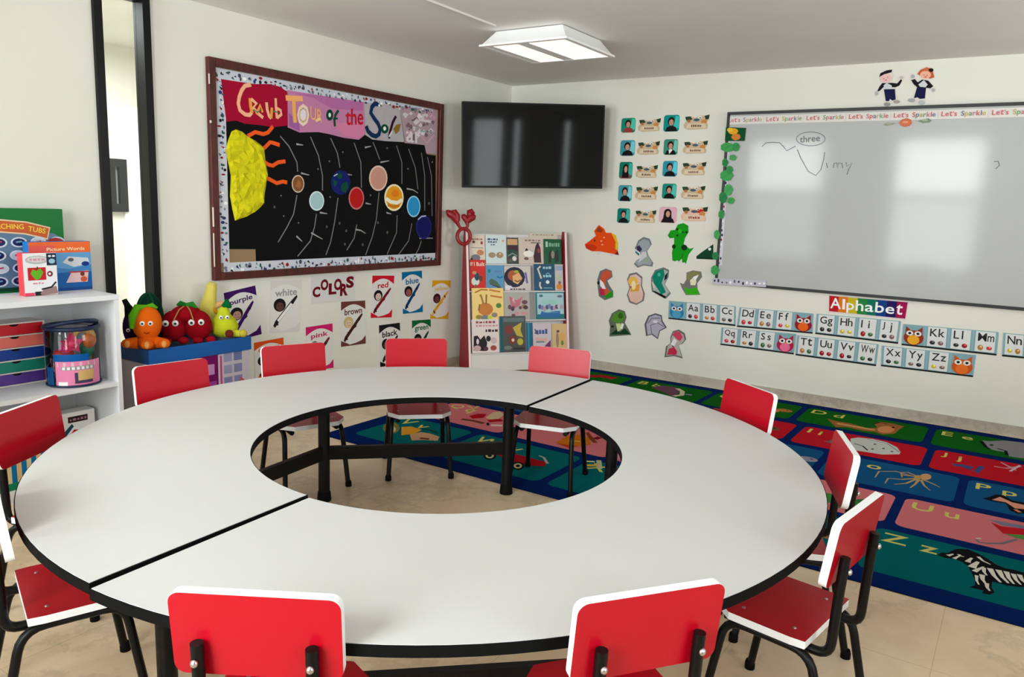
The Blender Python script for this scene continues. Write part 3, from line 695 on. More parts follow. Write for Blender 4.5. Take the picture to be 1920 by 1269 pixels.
for cI in (0, 1):
    for r_ in range(5):
        x0, y0, x1, y1 = PH[cI][r_]; p = zP((x0, y0), (x1, y1)); a = Art(BACK, .001, .001); a.bbox(*p[0], *p[1])
        a.base(rrect(0, 0, 1, 1, .16, 4), TE[cI][r_])
        pink = (cI, r_) == (1, 4); rr = random.Random(cI*7+r_)
        if not pink: a.poly([(.62, .2), (.98, .2), (.98, .9), (.75, .95)], tuple(min(255, v+60) for v in TE[cI][r_]))
        a.poly([(.12, .02), (.22, .26), (.45, .36), (.6, .36), (.8, .26), (.9, .02)], (20, 18, 20) if rr.random() < .7 else (150, 60, 60))
        if (cI, r_) == (1, 1): a.poly([(.42, .05), (.36, .32), (.55, .38), (.64, .3)], (240, 236, 232))
        hx = .48
        a.ell(hx, .62, .22, .26, (34, 22, 20), 14); a.ell(hx+.01, .55, .145, .19, SK, 12)
        a.ell(hx-.05, .58, .02, .02, (40, 24, 20), 6); a.ell(hx+.07, .58, .02, .02, (40, 24, 20), 6); a.line([(hx-.04, .47), (hx+.01, .45), (hx+.06, .47)], .0025, (150, 60, 60))
        if pink or r_ == 2 and cI == 0: a.poly([(.22, .05), (.26, .5), (.4, .86), (.62, .8), (.7, .5), (.74, .05)], (22, 16, 22)); a.ell(.5, .55, .12, .2, SK, 10)
        a.build('portrait_photo', ('child portrait on a pink card, left of the reddest name tag' if pink else '%s portrait of a child on a teal card in the %s column of portraits' % (RW[r_], ('first', 'second')[cI])), 'photo', 'portrait photos of the class')
        x0, y0, x1, y1 = NTg[cI][r_]; p = zP((x0, y0), (x1, y1)); a = Art(BACK, .001, .001); a.bbox(*p[0], *p[1])
        bd = (206, 182, 148) if not (cI and r_ == 4) else (232, 190, 166)
        a.base([(.03, .12), (.0, .35), (.10, .62), (.04, .9), (.25, .92), (.45, .8), (.6, .97), (.78, .93), (1, 1), (.97, .62), (.9, .5), (.97, .25), (.94, .04), (.2, 0)], bd)
        if cI and r_ == 4: a.poly([(.5, .6), (.8, .55), (.86, .8), (.6, .85)], (206, 44, 40))
        a.poly([(.04, .9), (.25, .92), (.34, .72), (.2, .6), (.08, .66)], (46, 70, 48)); a.poly([(.80, .92), (1, 1), (.98, .7), (.86, .66)], (44, 60, 44)); a.ell(.2, .6, .07, .11, (176, 112, 70), 8)
        a.ell(.5, .66, .13, .1, (70, 96, 110), 8); a.ell(.62, .84, .09, .11, (232, 226, 216), 8); a.ell(.8, .52, .12, .16, (206, 138, 74), 8); a.ell(.64, .8, .03, .04, (40, 40, 40), 6)
        a.poly([(.1, .1), (.16, .42), (.84, .42), (.9, .1)], (226, 206, 178))
        rr = random.Random(cI*5+r_); x = .3
        while x < .7: wd = rr.uniform(.03, .06); a.rect(x, .18, x+wd, .30+rr.uniform(0, .05), (120, 84, 66) if not (cI and r_ == 4) else (170, 26, 40)); x += wd+.02
        a.build('name_tag', '%s animal name tag, right of the %s portrait in the %s column' % (RW[r_], RW[r_], ('first', 'second')[cI]), 'name tag', 'animal name tags of the class')
# ------------------------------------------------------------------ dinosaur cut-outs
zD = zoom(1070, 400, 4.532)
def dino(lab, out, rim, parts, col=None, s_=.84):
    a = Art(BACK, .0015, .001); P = zD(*out); a.base(P, rim)
    if col:
        cx, cy = sum(p[0] for p in P)/len(P), sum(p[1] for p in P)/len(P); a.poly([(cx+(x-cx)*s_, cy+(y-cy)*(s_+.04)) for x, y in P], col)
    for k, c, *d in parts:
        if k == 'p': a.poly(zD(*d[0]), c)
        elif k == 'e': a.ell(*zD((d[0], d[1]))[0], d[2]/4.532, d[3]/4.532, c, 10)
        elif k == 'l': a.line(zD(*d[0]), d[1], c)
    a.build('dinosaur_cutout', lab, 'paper cut-out', 'dinosaur cut-outs on the wall')
dino('orange paper dinosaur with horned head and a yellow edge on its back', [(120, 262), (160, 235), (215, 190), (200, 150), (240, 98), (285, 130), (300, 165), (345, 165), (385, 190), (402, 250), (400, 318), (412, 355), (330, 338), (250, 322), (180, 322), (132, 297)], (232, 74, 14),
     [('p', (222, 190, 30), [(345, 165), (385, 186), (402, 250), (398, 315), (378, 300), (382, 240)]), ('p', (206, 52, 10), [(130, 290), (125, 262), (190, 262), (230, 290), (200, 318), (150, 305)]), ('p', (160, 60, 20), [(215, 150), (240, 110), (275, 140), (260, 165)]), ('e', (250, 190, 140), 262, 235, 9, 6), ('e', (250, 190, 140), 270, 265, 9, 6), ('e', (250, 190, 140), 285, 205, 8, 6), ('e', (60, 20, 10), 205, 232, 6, 9), ('p', (120, 30, 20), [(400, 318), (412, 355), (375, 348)]), ('p', (226, 214, 210), [(220, 330), (260, 325), (250, 350), (225, 350)]), ('p', (226, 214, 210), [(330, 338), (370, 345), (360, 365), (335, 360)])])
GY = (176, 180, 182)
dino('grey paper dinosaur right of the orange one', [(545, 300), (575, 230), (620, 200), (672, 215), (690, 260), (650, 320), (662, 360), (702, 420), (695, 452), (620, 442), (570, 462), (538, 430), (560, 400), (600, 370), (590, 330)], (120, 124, 128),
     [('p', (60, 40, 80), [(560, 285), (585, 270), (608, 305), (590, 330), (565, 310)]), ('p', (40, 110, 120), [(550, 315), (585, 345), (580, 360), (552, 335)]), ('e', (150, 170, 150), 640, 395, 25, 20), ('p', (206, 208, 210), [(605, 330), (640, 325), (650, 365), (600, 400), (575, 420)])], (156, 164, 170))
dino('bright green spotted long-necked paper dinosaur', [(825, 187), (850, 145), (890, 140), (910, 95), (960, 82), (1000, 105), (1002, 160), (972, 210), (960, 260), (1010, 300), (1047, 292), (1002, 350), (980, 428), (950, 420), (945, 385), (915, 415), (865, 400), (862, 330), (880, 250), (880, 208), (842, 212)], (14, 152, 20),
     [('e', (10, 60, 14), 878, 282, 17, 19), ('e', (10, 50, 14), 966, 290, 26, 25), ('e', (10, 60, 14), 905, 135, 12, 12), ('e', (20, 80, 20), 955, 160, 10, 9), ('e', (10, 40, 10), 985, 160, 10, 9), ('e', (10, 50, 10), 908, 188, 10, 8), ('e', (220, 226, 220), 905, 410, 14, 10), ('e', (220, 226, 220), 965, 425, 12, 9), ('l', (10, 100, 14), [(945, 385), (950, 340)], .006), ('e', (40, 190, 40), 930, 150, 16, 20)])
dino('dark green paper dinosaur head poking from under the whiteboard edge', [(1068, 365), (1120, 325), (1212, 262), (1214, 392), (1070, 386)], (8, 66, 42), [('e', (230, 236, 230), 1182, 303, 13, 13), ('p', (10, 46, 30), [(1070, 386), (1070, 375), (1214, 375), (1214, 392)])])
dino('red and green paper dinosaur, left end of its row', [(228, 562), (250, 490), (300, 468), (350, 488), (356, 540), (312, 572), (330, 612), (362, 660), (362, 712), (290, 738), (240, 702), (232, 640)], (112, 112, 112),
     [('p', (206, 84, 54), [(255, 550), (270, 500), (310, 480), (345, 500), (345, 535), (295, 570), (300, 620), (340, 670), (300, 700), (260, 660)]), ('p', (236, 236, 236), [(250, 560), (280, 590), (300, 640), (275, 645), (250, 610)]), ('p', (34, 150, 24), [(290, 700), (350, 655), (360, 705), (300, 725)]), ('p', (186, 40, 74), [(240, 640), (285, 640), (290, 690), (255, 700)]), ('e', (20, 20, 30), 236, 590, 10, 16)])
dino('yellow paper dinosaur hatching from a pink egg', [(480, 562), (500, 512), (560, 500), (610, 540), (606, 612), (630, 680), (622, 742), (560, 777), (500, 757), (478, 692), (500, 632)], (120, 112, 116),
     [('p', (226, 188, 170), [(490, 690), (520, 650), (590, 650), (618, 690), (605, 740), (560, 765), (510, 745)]), ('e', (232, 186, 84), 530, 575, 44, 38), ('p', (222, 160, 60), [(505, 620), (590, 600), (580, 660), (510, 665)]), ('e', (246, 226, 170), 535, 610, 20, 40), ('e', (170, 90, 40), 512, 625, 9, 8)], (226, 196, 186))
dino('teal paper dinosaur right of the egg', [(685, 545), (718, 480), (790, 458), (837, 480), (832, 540), (800, 602), (852, 680), (812, 724), (760, 702), (690, 662), (684, 600)], (116, 122, 122),
     [('p', (10, 128, 104), [(695, 540), (725, 490), (790, 470), (800, 520), (775, 590), (810, 670), (770, 690), (740, 640), (705, 590)]), ('p', (20, 24, 24), [(695, 660), (720, 660), (812, 705), (800, 724)]), ('p', (24, 30, 36), [(800, 530), (825, 500), (820, 550), (795, 575)]), ('e', (60, 180, 160), 752, 520, 14, 16), ('p', (220, 196, 186), [(690, 580), (706, 590), (720, 640), (700, 630)])], (170, 182, 180))
dino('olive and bright green paper dinosaur above the alphabet strips', [(928, 590), (960, 600), (985, 560), (985, 502), (1040, 484), (1110, 495), (1117, 540), (1076, 592), (1078, 640), (1102, 692), (980, 694), (950, 642)], (120, 116, 112),
     [('p', (52, 172, 20), [(965, 625), (1000, 640), (1070, 630), (1096, 688), (985, 688)]), ('p', (132, 132, 82), [(992, 560), (992, 508), (1040, 492), (1100, 502), (1095, 540), (1060, 540), (1040, 520), (1010, 570)]), ('p', (232, 226, 190), [(1015, 570), (1040, 545), (1070, 575), (1060, 610), (1020, 610)]), ('p', (240, 240, 240), [(1040, 540), (1090, 520), (1060, 575)])])
dino('green paper dinosaur with crested head, lowest left of the cut-outs', [(324, 912), (350, 850), (410, 814), (460, 830), (476, 880), (460, 930), (490, 980), (516, 1032), (330, 1046), (336, 960)], (100, 106, 96),
     [('p', (84, 140, 44), [(345, 905), (365, 855), (410, 830), (455, 845), (462, 885), (440, 920), (400, 935)]), ('p', (14, 64, 30), [(335, 1030), (390, 985), (420, 1010), (460, 975), (508, 1025)]), ('p', (206, 216, 140), [(385, 935), (425, 935), (430, 990), (400, 1005)]), ('p', (236, 238, 230), [(435, 930), (455, 940), (440, 985), (420, 975)]), ('e', (20, 26, 20), 356, 960, 12, 10), ('e', (52, 100, 36), 425, 870, 22, 26)])
dino('lavender paper dinosaur with a bony frill', [(628, 942), (660, 870), (720, 848), (775, 865), (780, 910), (818, 970), (760, 1000), (742, 1068), (690, 1030), (642, 1042)], (92, 90, 104),
     [('l', (110, 106, 130), [(660, 930), (690, 890), (760, 890)], .008), ('l', (110, 106, 130), [(690, 1020), (680, 950), (740, 930), (790, 960)], .008), ('e', (216, 214, 226), 720, 920, 20, 14)], (178, 174, 192))
dino('pink-red paper dinosaur on white, lowest right of the cut-outs', [(848, 1052), (870, 1000), (920, 986), (970, 1018), (982, 1070), (950, 1108), (916, 1120), (932, 1160), (952, 1232), (880, 1212), (798, 1222), (810, 1130), (850, 1102)], (112, 108, 104),
     [('p', (206, 70, 96), [(865, 1030), (895, 1000), (930, 1010), (955, 1050), (930, 1085), (905, 1070)]), ('p', (200, 44, 76), [(820, 1200), (835, 1150), (880, 1135), (905, 1170), (900, 1200)]), ('e', (120, 20, 44), 872, 1125, 10, 12), ('p', (240, 236, 236), [(850, 1110), (880, 1060), (905, 1085), (880, 1130)])], (186, 178, 172))
# ------------------------------------------------------------------ whiteboard
X0, X1, Z0, Z1 = 2.145, 5.2, .905, 2.272
wbM = Matrix.Translation((X0, -.002, Z0)) @ Matrix.Rotation(radians(.9), 4, 'X')
WU, WV = Vector((1, 0, 0)), (wbM.to_3x3() @ Vector((0, 0, 1)))
wb = thing('whiteboard', 'wide glossy whiteboard with thin black frame on the far wall', 'whiteboard', M=wbM)
L_, Hh_ = X1-X0, Z1-Z0
MB().box((0, -.012, 0), (L_, -.0005, Hh_), (184, 185, 183)).build('panel', 'board_gloss', wb)
f = MB(); t_ = .022
for p in (((-.008, -.022, -.012), (L_+.008, 0, t_-.012)), ((-.008, -.022, Hh_-t_+.012), (L_+.008, 0, Hh_+.012)), ((-.008, -.022, t_-.012), (.014, 0, Hh_-t_+.012)), ((L_-.014, -.022, t_-.012), (L_+.008, 0, Hh_-t_+.012))): f.box(*p, (6, 6, 6))
f.build('frame', 'satin', wb, bevel=.002)
WB = Plane(wbM @ Vector((0, -.0125, 0)), WU, WV)
zW = zoom(1320, 110, 3.173); zL = zoom(1320, 200, 3.525)
MK = (92, 96, 104)
for grp in ([((345, 522), (370, 500), (410, 498), (450, 500), (475, 525), (492, 548), (545, 520))], [((555, 540), (575, 590), (620, 670), (665, 695), (695, 660), (712, 600), (718, 555))], [((728, 620), (735, 650))], [((770, 650), (775, 620), (790, 620), (795, 650), (800, 620), (820, 622), (825, 650))], [((845, 615), (850, 640), (880, 620), (860, 660), (850, 690))], [((1725, 612), (1750, 610), (1758, 635), (1735, 655))], 'b'):
    a = Art(WB, .0001, .0001); a.org = (0, 0)
    if grp == 'b': a.ring(*zW((635, 477))[0], 27, 13, .005, MK); a.text('three', *zW((570, 500), (690, 490), (570, 462)), MK)
    else:
        for p in grp: a.line(zW(*p), .006, MK)
    a.build('marker_writing', m='satin', parent=wb)
# border strips on the board
S2 = WB.shift(.0003)
u0, v0 = S2.uv(*zW((128, 350))[0]); v1 = v0+.004
a = Art(S2, .0006, .0001); vb, vt = S2.uv(*zW((140, 392))[0])[1], S2.uv(*zW((140, 345))[0])[1]
a.quad_uv(S2.uv(*zW((128, 370))[0])[0], vb, L_-.03, vt); a.sheet((224, 220, 214))
LW = a.q[1][0]-a.q[0][0]; n = 10; cc = [(206, 90, 100), (110, 120, 140), (200, 170, 90), (120, 160, 110), (196, 120, 130)]
for i in range(n):
    x = (i+.08)/n
    xx = x
    for j, ch in enumerate("Let's Sparkle"):
        if ch == ' ': xx += .007; continue
        if ch == "'": a.rect(xx, .62, xx+.0012, .82, (206, 92, 100)); xx += .0026; continue
        xx += a.letter(ch, xx, .12 if ch == 'p' else .28, .82 if ch in 'LSlkt' else .66, (206, 92, 100) if j < 5 else cc[(i+j) % 5])+.0012
    a.rect(x+.093, .05, x+.0935, .95, (190, 186, 180))
a.build('top_border', parent=wb)
a = Art(S2, .0006, .0001); a.quad(*zL((140, 232), (172, 232), (118, 1048), (85, 1048))); a.sheet((214, 212, 222)); R = random.Random(3)
for i in range(26):
    y = (i+.5)/26; a.ell(R.uniform(.3, .7), y, R.uniform(.12, .3), .012, R.choice([(60, 56, 84), (130, 40, 60), (120, 124, 150), (250, 250, 250), (60, 60, 70)]), 7)
a.build('side_border', parent=wb)
zS = zoom(1240, 510, 5.647)
a = Art(WB.shift(.0101), .0006, .0001); a.quad(*zS((545, 62), (1112, 92), (1108, 160), (540, 128))); a.sheet((196, 192, 206))
for i in range(13):
    x = (i+.5)/13; a.ell(x+R.uniform(-.01, .01), R.uniform(.35, .65), .02, R.uniform(.12, .3), R.choice([(60, 56, 84), (110, 40, 70), (250, 250, 250), (110, 104, 140), (60, 60, 70)]), 7)
a.build('corner_border', parent=wb)
a = Art(WB.shift(.0102), .001, .0002); a.quad(*zL((145, 136), (278, 140), (268, 226), (138, 226))); a.sheet((6, 76, 40)); a.ell(.38, .72, .26, .24, (226, 164, 40), 9); a.ell(.55, .3, .24, .26, (206, 128, 50), 8); a.ell(.22, .82, .16, .16, (236, 190, 60), 7)
a.build('corner_card', 'dark green card with golden flower shapes in the whiteboard corner', 'card')
gl = thing('leaf_garland', 'string of round green paper leaves down the left edge of the whiteboard', 'garland', WB.at(.0, .7, .014))
for i, (x, y, rx, ry) in enumerate(((155, 268, 46, 31), (210, 266, 24, 29), (190, 336, 23, 20), (140, 370, 20, 28), (148, 455, 42, 36), (168, 418, 22, 28), (160, 550, 28, 38), (125, 600, 26, 38), (177, 620, 24, 22), (115, 712, 20, 29), (85, 845, 20, 31), (75, 986, 22, 26), (72, 1080, 27, 32))):
    c = [(64, 160, 84), (56, 148, 80), (74, 164, 92), (46, 130, 74)][i % 4]
    a = Art(WB.shift(.0110+.0006*(i % 3)), .001, .0002); cx, cy = zL((x, y))[0]; m_ = 14
    a.base([(cx+rx/3.525*cos(2*pi*k/m_)*(1+.12*cos(3*k)), cy+ry/3.525*sin(2*pi*k/m_)) for k in range(m_)], c); a.line([(cx-rx/5, cy+ry/6), (cx+rx/5, cy-ry/6)], .003, tuple(int(v*.8) for v in c))
    a.build('leaf', parent=gl)
zF = zoom(1600, 120, 9.6)
for lab, pts, c, ex in (('orange fruit cut-out hanging under the top border of the whiteboard', [(815, 1060), (870, 1000), (960, 970), (1040, 1000), (1060, 1060), (1020, 1110), (930, 1135), (860, 1110)], (206, 116, 84), (226, 150, 120)),
                        ('grey-green leaf cut-out left of the orange fruit', [(540, 1090), (580, 1065), (700, 1060), (775, 1065), (700, 1090), (590, 1110)], (146, 150, 132), (166, 170, 150)),
                        ('green leaf cut-out right of the orange fruit', [(1155, 1025), (1230, 1005), (1300, 985), (1350, 975), (1415, 1015), (1370, 1050), (1250, 1062)], (126, 144, 116), (170, 182, 160))):
    a = Art(WB.shift(.0015), .001, .0003); P = zF(*pts); a.base(P, c); cx, cy = sum(p[0] for p in P)/len(P), sum(p[1] for p in P)/len(P); a.ell(cx-1, cy-1, 6, 2.2, ex, 10)
    a.build('fruit_cutout' if 'fruit' in lab else 'leaf_cutout', lab, 'paper cut-out')
# two paper children standing on the whiteboard
def kid(lab, out, parts):
    a = Art(BACK, .0015, .001); a.base(zF(*out), (222, 214, 206))
    for c, pts in parts:
        if len(pts) == 4 and not hasattr(pts[0], '__len__'): a.ell(*zF((pts[0], pts[1]))[0], pts[2]/9.6, pts[3]/9.6, c, 14)
        else: a.poly(zF(*pts), c)
    a.build('child_cutout', lab, 'paper cut-out', 'paper children above the whiteboard')
NVY, BLKc = (20, 22, 66), (22, 20, 26)
kid('paper cut-out of a waving child with short dark hair and navy suit', [(455, 230), (480, 160), (600, 95), (710, 95), (725, 240), (690, 320), (780, 310), (830, 220), (915, 215), (920, 260), (860, 370), (770, 420), (785, 560), (860, 690), (780, 725), (690, 725), (610, 775), (530, 765), (580, 660), (540, 500), (500, 480), (430, 585), (365, 550), (440, 440), (530, 340)],
    [((236, 192, 190), (580, 250, 110, 95)), (BLKc, [(465, 235), (490, 165), (600, 115), (700, 100), (690, 150), (560, 185)]), (BLKc, [(520, 345), (700, 340), (790, 350), (860, 270), (880, 300), (830, 390), (760, 420), (690, 420), (540, 420), (470, 490), (430, 490), (470, 410)]), ((206, 208, 212), [(545, 385), (600, 340), (690, 385), (700, 440), (560, 455)]), (NVY, [(550, 455), (750, 450), (765, 640), (700, 660), (665, 630), (640, 670), (585, 670)]), ((176, 176, 176), (420, 530, 34, 36)), ((196, 190, 184), (870, 245, 36, 28)), ((150, 150, 150), (610, 725, 62, 36)), ((170, 160, 150), (780, 680, 62, 34)), ((60, 40, 40), (550, 265, 9, 7)), ((60, 40, 40), (620, 240, 9, 7)), ((190, 90, 90), (590, 290, 20, 8))])
kid('paper cut-out of a waving child with red hair and navy suit', [(1140, 180), (1200, 95), (1320, 40), (1440, 80), (1475, 240), (1420, 280), (1360, 290), (1440, 370), (1500, 460), (1440, 530), (1370, 460), (1320, 440), (1300, 620), (1310, 700), (1250, 760), (1160, 700), (1080, 710), (960, 670), (1080, 580), (1130, 430), (1060, 370), (1030, 270), (1030, 190), (1090, 170), (1140, 270), (1220, 280)],
    [((196, 92, 50), [(1150, 180), (1210, 105), (1320, 60), (1420, 90), (1460, 240), (1380, 265), (1200, 210)]), ((240, 176, 150), (1300, 195, 100, 72)), ((206, 110, 60), [(1200, 150), (1300, 70), (1420, 110), (1400, 150), (1290, 110)]), (BLKc, (1400, 110, 45, 34)), (BLKc, [(1040, 290), (1110, 270), (1160, 330), (1240, 280), (1350, 300), (1440, 400), (1390, 440), (1320, 430), (1150, 420), (1090, 370)]), ((210, 212, 216), [(1170, 370), (1270, 290), (1340, 370), (1300, 420), (1200, 410)]), (NVY, [(1145, 420), (1310, 430), (1290, 620), (1200, 630), (1150, 600), (1090, 620)]), ((176, 176, 180), (1070, 225, 36, 36)), ((176, 176, 180), (1440, 470, 34, 34)), ((166, 166, 172), (1050, 655, 68, 36)), ((186, 190, 190), (1230, 695, 62, 46)), ((90, 50, 40), (1270, 200, 9, 7)), ((90, 50, 40), (1330, 205, 9, 7)), ((190, 80, 80), (1300, 235, 22, 9))])
# ------------------------------------------------------------------ alphabet sign and strips
z5 = zoom(1560, 510, 5.333)
a = Art(BACK, .002, .001); a.quad((1553, 552), z5((772, 292))[0], z5((742, 478))[0], (1552.5, 585)); a.sheet((226, 214, 216))
RB = [(188, 22, 34), (222, 120, 24), (200, 180, 30), (40, 130, 60), (8, 112, 90), (16, 60, 130), (34, 20, 90), (160, 14, 74)]
for i, c in enumerate(RB): a.rect(.015+.97*i/8, .06, .015+.97*(i+1)/8+.001, .94, c)
x = .03
for ch, wd, lo, hi in (('A', .14, .24, .84), ('l', .035, .24, .82), ('p', .10, .08, .62), ('h', .10, .24, .82), ('a', .11, .24, .62), ('b', .11, .24, .82), ('e', .11, .24, .62), ('t', .08, .24, .80)):
    a.text(ch, (x, lo), (x+wd, lo), (x, hi), (246, 246, 246)); x += wd+.018
a.build('alphabet_sign', 'rainbow sign reading Alphabet in white letters under the whiteboard', 'sign')
TEA = (128, 168, 176)
def strip(lab, q, cells, seed):
    tl, tr, br, bl = q
    P = [BACK.uv(*x) for x in q]; cx, cy = sum(x[0] for x in P)/4, sum(x[1] for x in P)/4
    t = thing('alphabet_strip', lab, 'alphabet strip', BACK.at(cx, cy, .001), group='alphabet strips under the whiteboard')
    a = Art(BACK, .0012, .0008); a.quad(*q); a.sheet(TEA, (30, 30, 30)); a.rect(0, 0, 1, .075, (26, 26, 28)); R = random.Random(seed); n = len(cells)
    for i in range(n+1):
        for d in (-.028, .012): a.rect(max(0, (i+d)/n), .08, min(1, (i+d+.012)/n), 1, (176, 196, 206))
    a.build('backing', parent=t)
    for i, ce in enumerate(cells):
        b = Art(BACK.shift(.0022), .0004, .0001); b.quad(*q)
        x0, x1 = (i+.10)/n, (i+.90)/n
        if ce[0].isalpha() and len(ce) == 2:
            b.base([(x0, .10), (x1, .10), (x1, .97), (x0, .97)], (222, 222, 220)); w_ = (x1-x0)
            cw = b.letter(ce[0], x0+w_*.12, .55, .90, (44, 42, 46), w_*.44)
            lo = .44 if ce[1] in 'gjpqy' else .55; hi = .92 if ce[1] in 'bdfhklt' else (.88 if ce[1] in 'ij' else .80)
            b.letter(ce[1], max(x0+w_*.16+cw, x0+w_*.54), lo, hi, (52, 48, 52), w_*.34)
            for px in (.28, .72):
                c = R.choice([(150, 26, 34), (40, 40, 44), (176, 120, 60), (60, 100, 60), (206, 180, 70), (120, 96, 90), (190, 60, 60)])
                b.ell(x0+w_*px, .27, w_*.15, R.uniform(.08, .13), c, 9); b.ell(x0+w_*(px+.03), .31, w_*.06, .05, tuple(min(255, v+70) for v in c), 7)
            b.build('letter_card', parent=t)
        else:
            c, c2 = {'blue': ((40, 130, 176), (80, 160, 200)), 'red': ((150, 24, 34), (232, 100, 30)), 'pink': ((176, 24, 70), (236, 110, 150)), 'yellow': ((150, 50, 30), (236, 170, 40)), 'orange': ((206, 88, 24), (232, 112, 40))}[ce[1:]]
            b.base([((i+.5+.44*cos(k))/n, .40+.34*sin(k)) for k in [2*pi*j/18 for j in range(18)]], c)
            b.poly([((i+.12)/n, .55), ((i+.14)/n, .92), ((i+.36)/n, .74), ((i+.64)/n, .74), ((i+.86)/n, .92), ((i+.88)/n, .55)], c)
            b.ell((i+.5)/n, .30, .27/n, .22, c2, 12)
            for s_ in (-.18, .18): b.ell((i+.5+s_)/n, .60, .16/n, .12, (226, 226, 220) if ce != 'owl' else c2, 10); b.ell((i+.5+s_)/n, .60, .07/n, .06, (30, 24, 30), 8)
            b.poly([((i+.44)/n, .54), ((i+.56)/n, .54), ((i+.5)/n, .44)], (232, 150, 40)); b.build('owl_picture', parent=t)
def s4(*p): return zS(*p)
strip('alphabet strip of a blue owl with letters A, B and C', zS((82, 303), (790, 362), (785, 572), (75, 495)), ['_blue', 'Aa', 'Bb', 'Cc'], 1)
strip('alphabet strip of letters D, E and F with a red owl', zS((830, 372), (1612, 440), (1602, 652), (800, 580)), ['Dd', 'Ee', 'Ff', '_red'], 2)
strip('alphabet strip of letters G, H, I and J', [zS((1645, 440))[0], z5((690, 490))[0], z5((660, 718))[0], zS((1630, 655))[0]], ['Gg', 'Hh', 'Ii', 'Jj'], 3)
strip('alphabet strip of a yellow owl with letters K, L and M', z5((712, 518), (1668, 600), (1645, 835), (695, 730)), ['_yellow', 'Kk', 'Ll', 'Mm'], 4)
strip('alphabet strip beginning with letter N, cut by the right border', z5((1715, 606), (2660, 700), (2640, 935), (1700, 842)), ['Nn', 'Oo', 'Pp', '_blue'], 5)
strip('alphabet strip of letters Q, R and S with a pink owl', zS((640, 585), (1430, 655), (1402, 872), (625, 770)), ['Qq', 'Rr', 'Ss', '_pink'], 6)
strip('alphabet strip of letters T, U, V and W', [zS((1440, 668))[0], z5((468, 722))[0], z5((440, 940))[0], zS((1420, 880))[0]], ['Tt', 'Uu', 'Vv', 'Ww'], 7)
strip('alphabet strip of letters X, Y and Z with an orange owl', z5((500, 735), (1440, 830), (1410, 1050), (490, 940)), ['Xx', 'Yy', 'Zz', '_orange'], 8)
# ------------------------------------------------------------------ alphabet rug
zR = zoom(1480, 720, 2.759); zr1 = zoom(1640, 1000, 6.857); zr2 = zoom(1560, 850, 5.333); zr3 = zoom(1480, 740, 4.364); zr4 = zoom(640, 740, 5.769); zr5 = zoom(900, 740, 5.768); z6 = zoom(1080, 660, 4.533)
RT = FLOOR.shift(.005)
a = Art(RT, .0047, -.0047); a.step = 5e-6; a.quad_uv(0, 0, 1, 1)
NV, TL_, PK, BL_, RD, GN = (4, 32, 90), (0, 96, 98), (206, 112, 116), (18, 78, 122), (186, 22, 36), (14, 92, 20)
a.base([(.717, -3.08), (4.73, -3.08), (4.73, -.055), (.717, -.055)], NV, (6, 20, 60))
ROWS = [(-2.94, -2.41, TL_, [(.85, 1.42), (1.48, 2.23), (2.285, 3.02), (3.07, 3.80), (3.85, 4.6)], 'VWXYZ'),
        (-2.33, -1.87, PK, [(.85, 1.56), (1.61, 2.34), (2.39, 3.10), (3.15, 3.868), (3.915, 4.6)], 'QRSTU'),
        (-1.79, -1.29, BL_, [(.85, 1.44), (1.49, 2.07), (2.12, 2.72), (2.77, 3.38), (3.43, 4.13), (4.175, 4.6)], 'KLMNOP'),
        (-1.22, -.75, RD, [(.85, 1.52), (1.57, 2.27), (2.32, 3.08), (3.135, 3.91), (3.955, 4.6)], 'FGHIJ'),
        (-.65, -.17, GN, [(.85, 1.53), (1.59, 2.26), (2.305, 2.98), (3.03, 3.86), (3.91, 4.6)], 'ABCDE')]
YL = (206, 196, 104)
for y0, y1, c, xs_, L in ROWS:
    for (x0, x1), ch in zip(xs_, L):
        a.poly(rrect(x0, y0, x1, y1, .05, 4), c)
        lo = ch.lower(); X = x0+.04; yt = y1-.045; hC = .115
        X += a.letter(ch, X, yt-hC, yt, YL)+.055; b = -.035 if lo in 'gjpqy' else 0; h_ = hC if lo in 'bdfhklt' else .10 if lo in 'ij' else .078
        a.letter(lo, X, yt-hC+b-.012, yt-hC-.012+h_, YL)
        # small woven details in the cells that are hidden behind the table from most sides
        if ch in 'KLMNTXYFGHC':
            R = random.Random(ord(ch)); cx, cy = (x0+x1)/2+.08, (y0+y1)/2-.05
            c1 = {'K': (150, 150, 160), 'L': (200, 150, 60), 'M': (110, 70, 40), 'N': (170, 160, 180), 'T': (60, 130, 60), 'X': (200, 180, 120), 'Y': (170, 120, 60), 'F': (220, 150, 60), 'G': (216, 190, 130), 'H': (130, 90, 60), 'C': (206, 130, 60)}[ch]
            a.ell(cx, cy, .15, .075, c1); a.ell(cx+.17, cy+.06, .06, .05, tuple(int(v*.85) for v in c1)); a.ell(cx+.19, cy+.075, .009, .009, (20, 20, 20), 8)
            for q in (-.1, -.05, .06, .11): a.line([(cx+q, cy-.05), (cx+q-.01, cy-.13)], .022, c1)
a.q = None
D = (20, 20, 24)
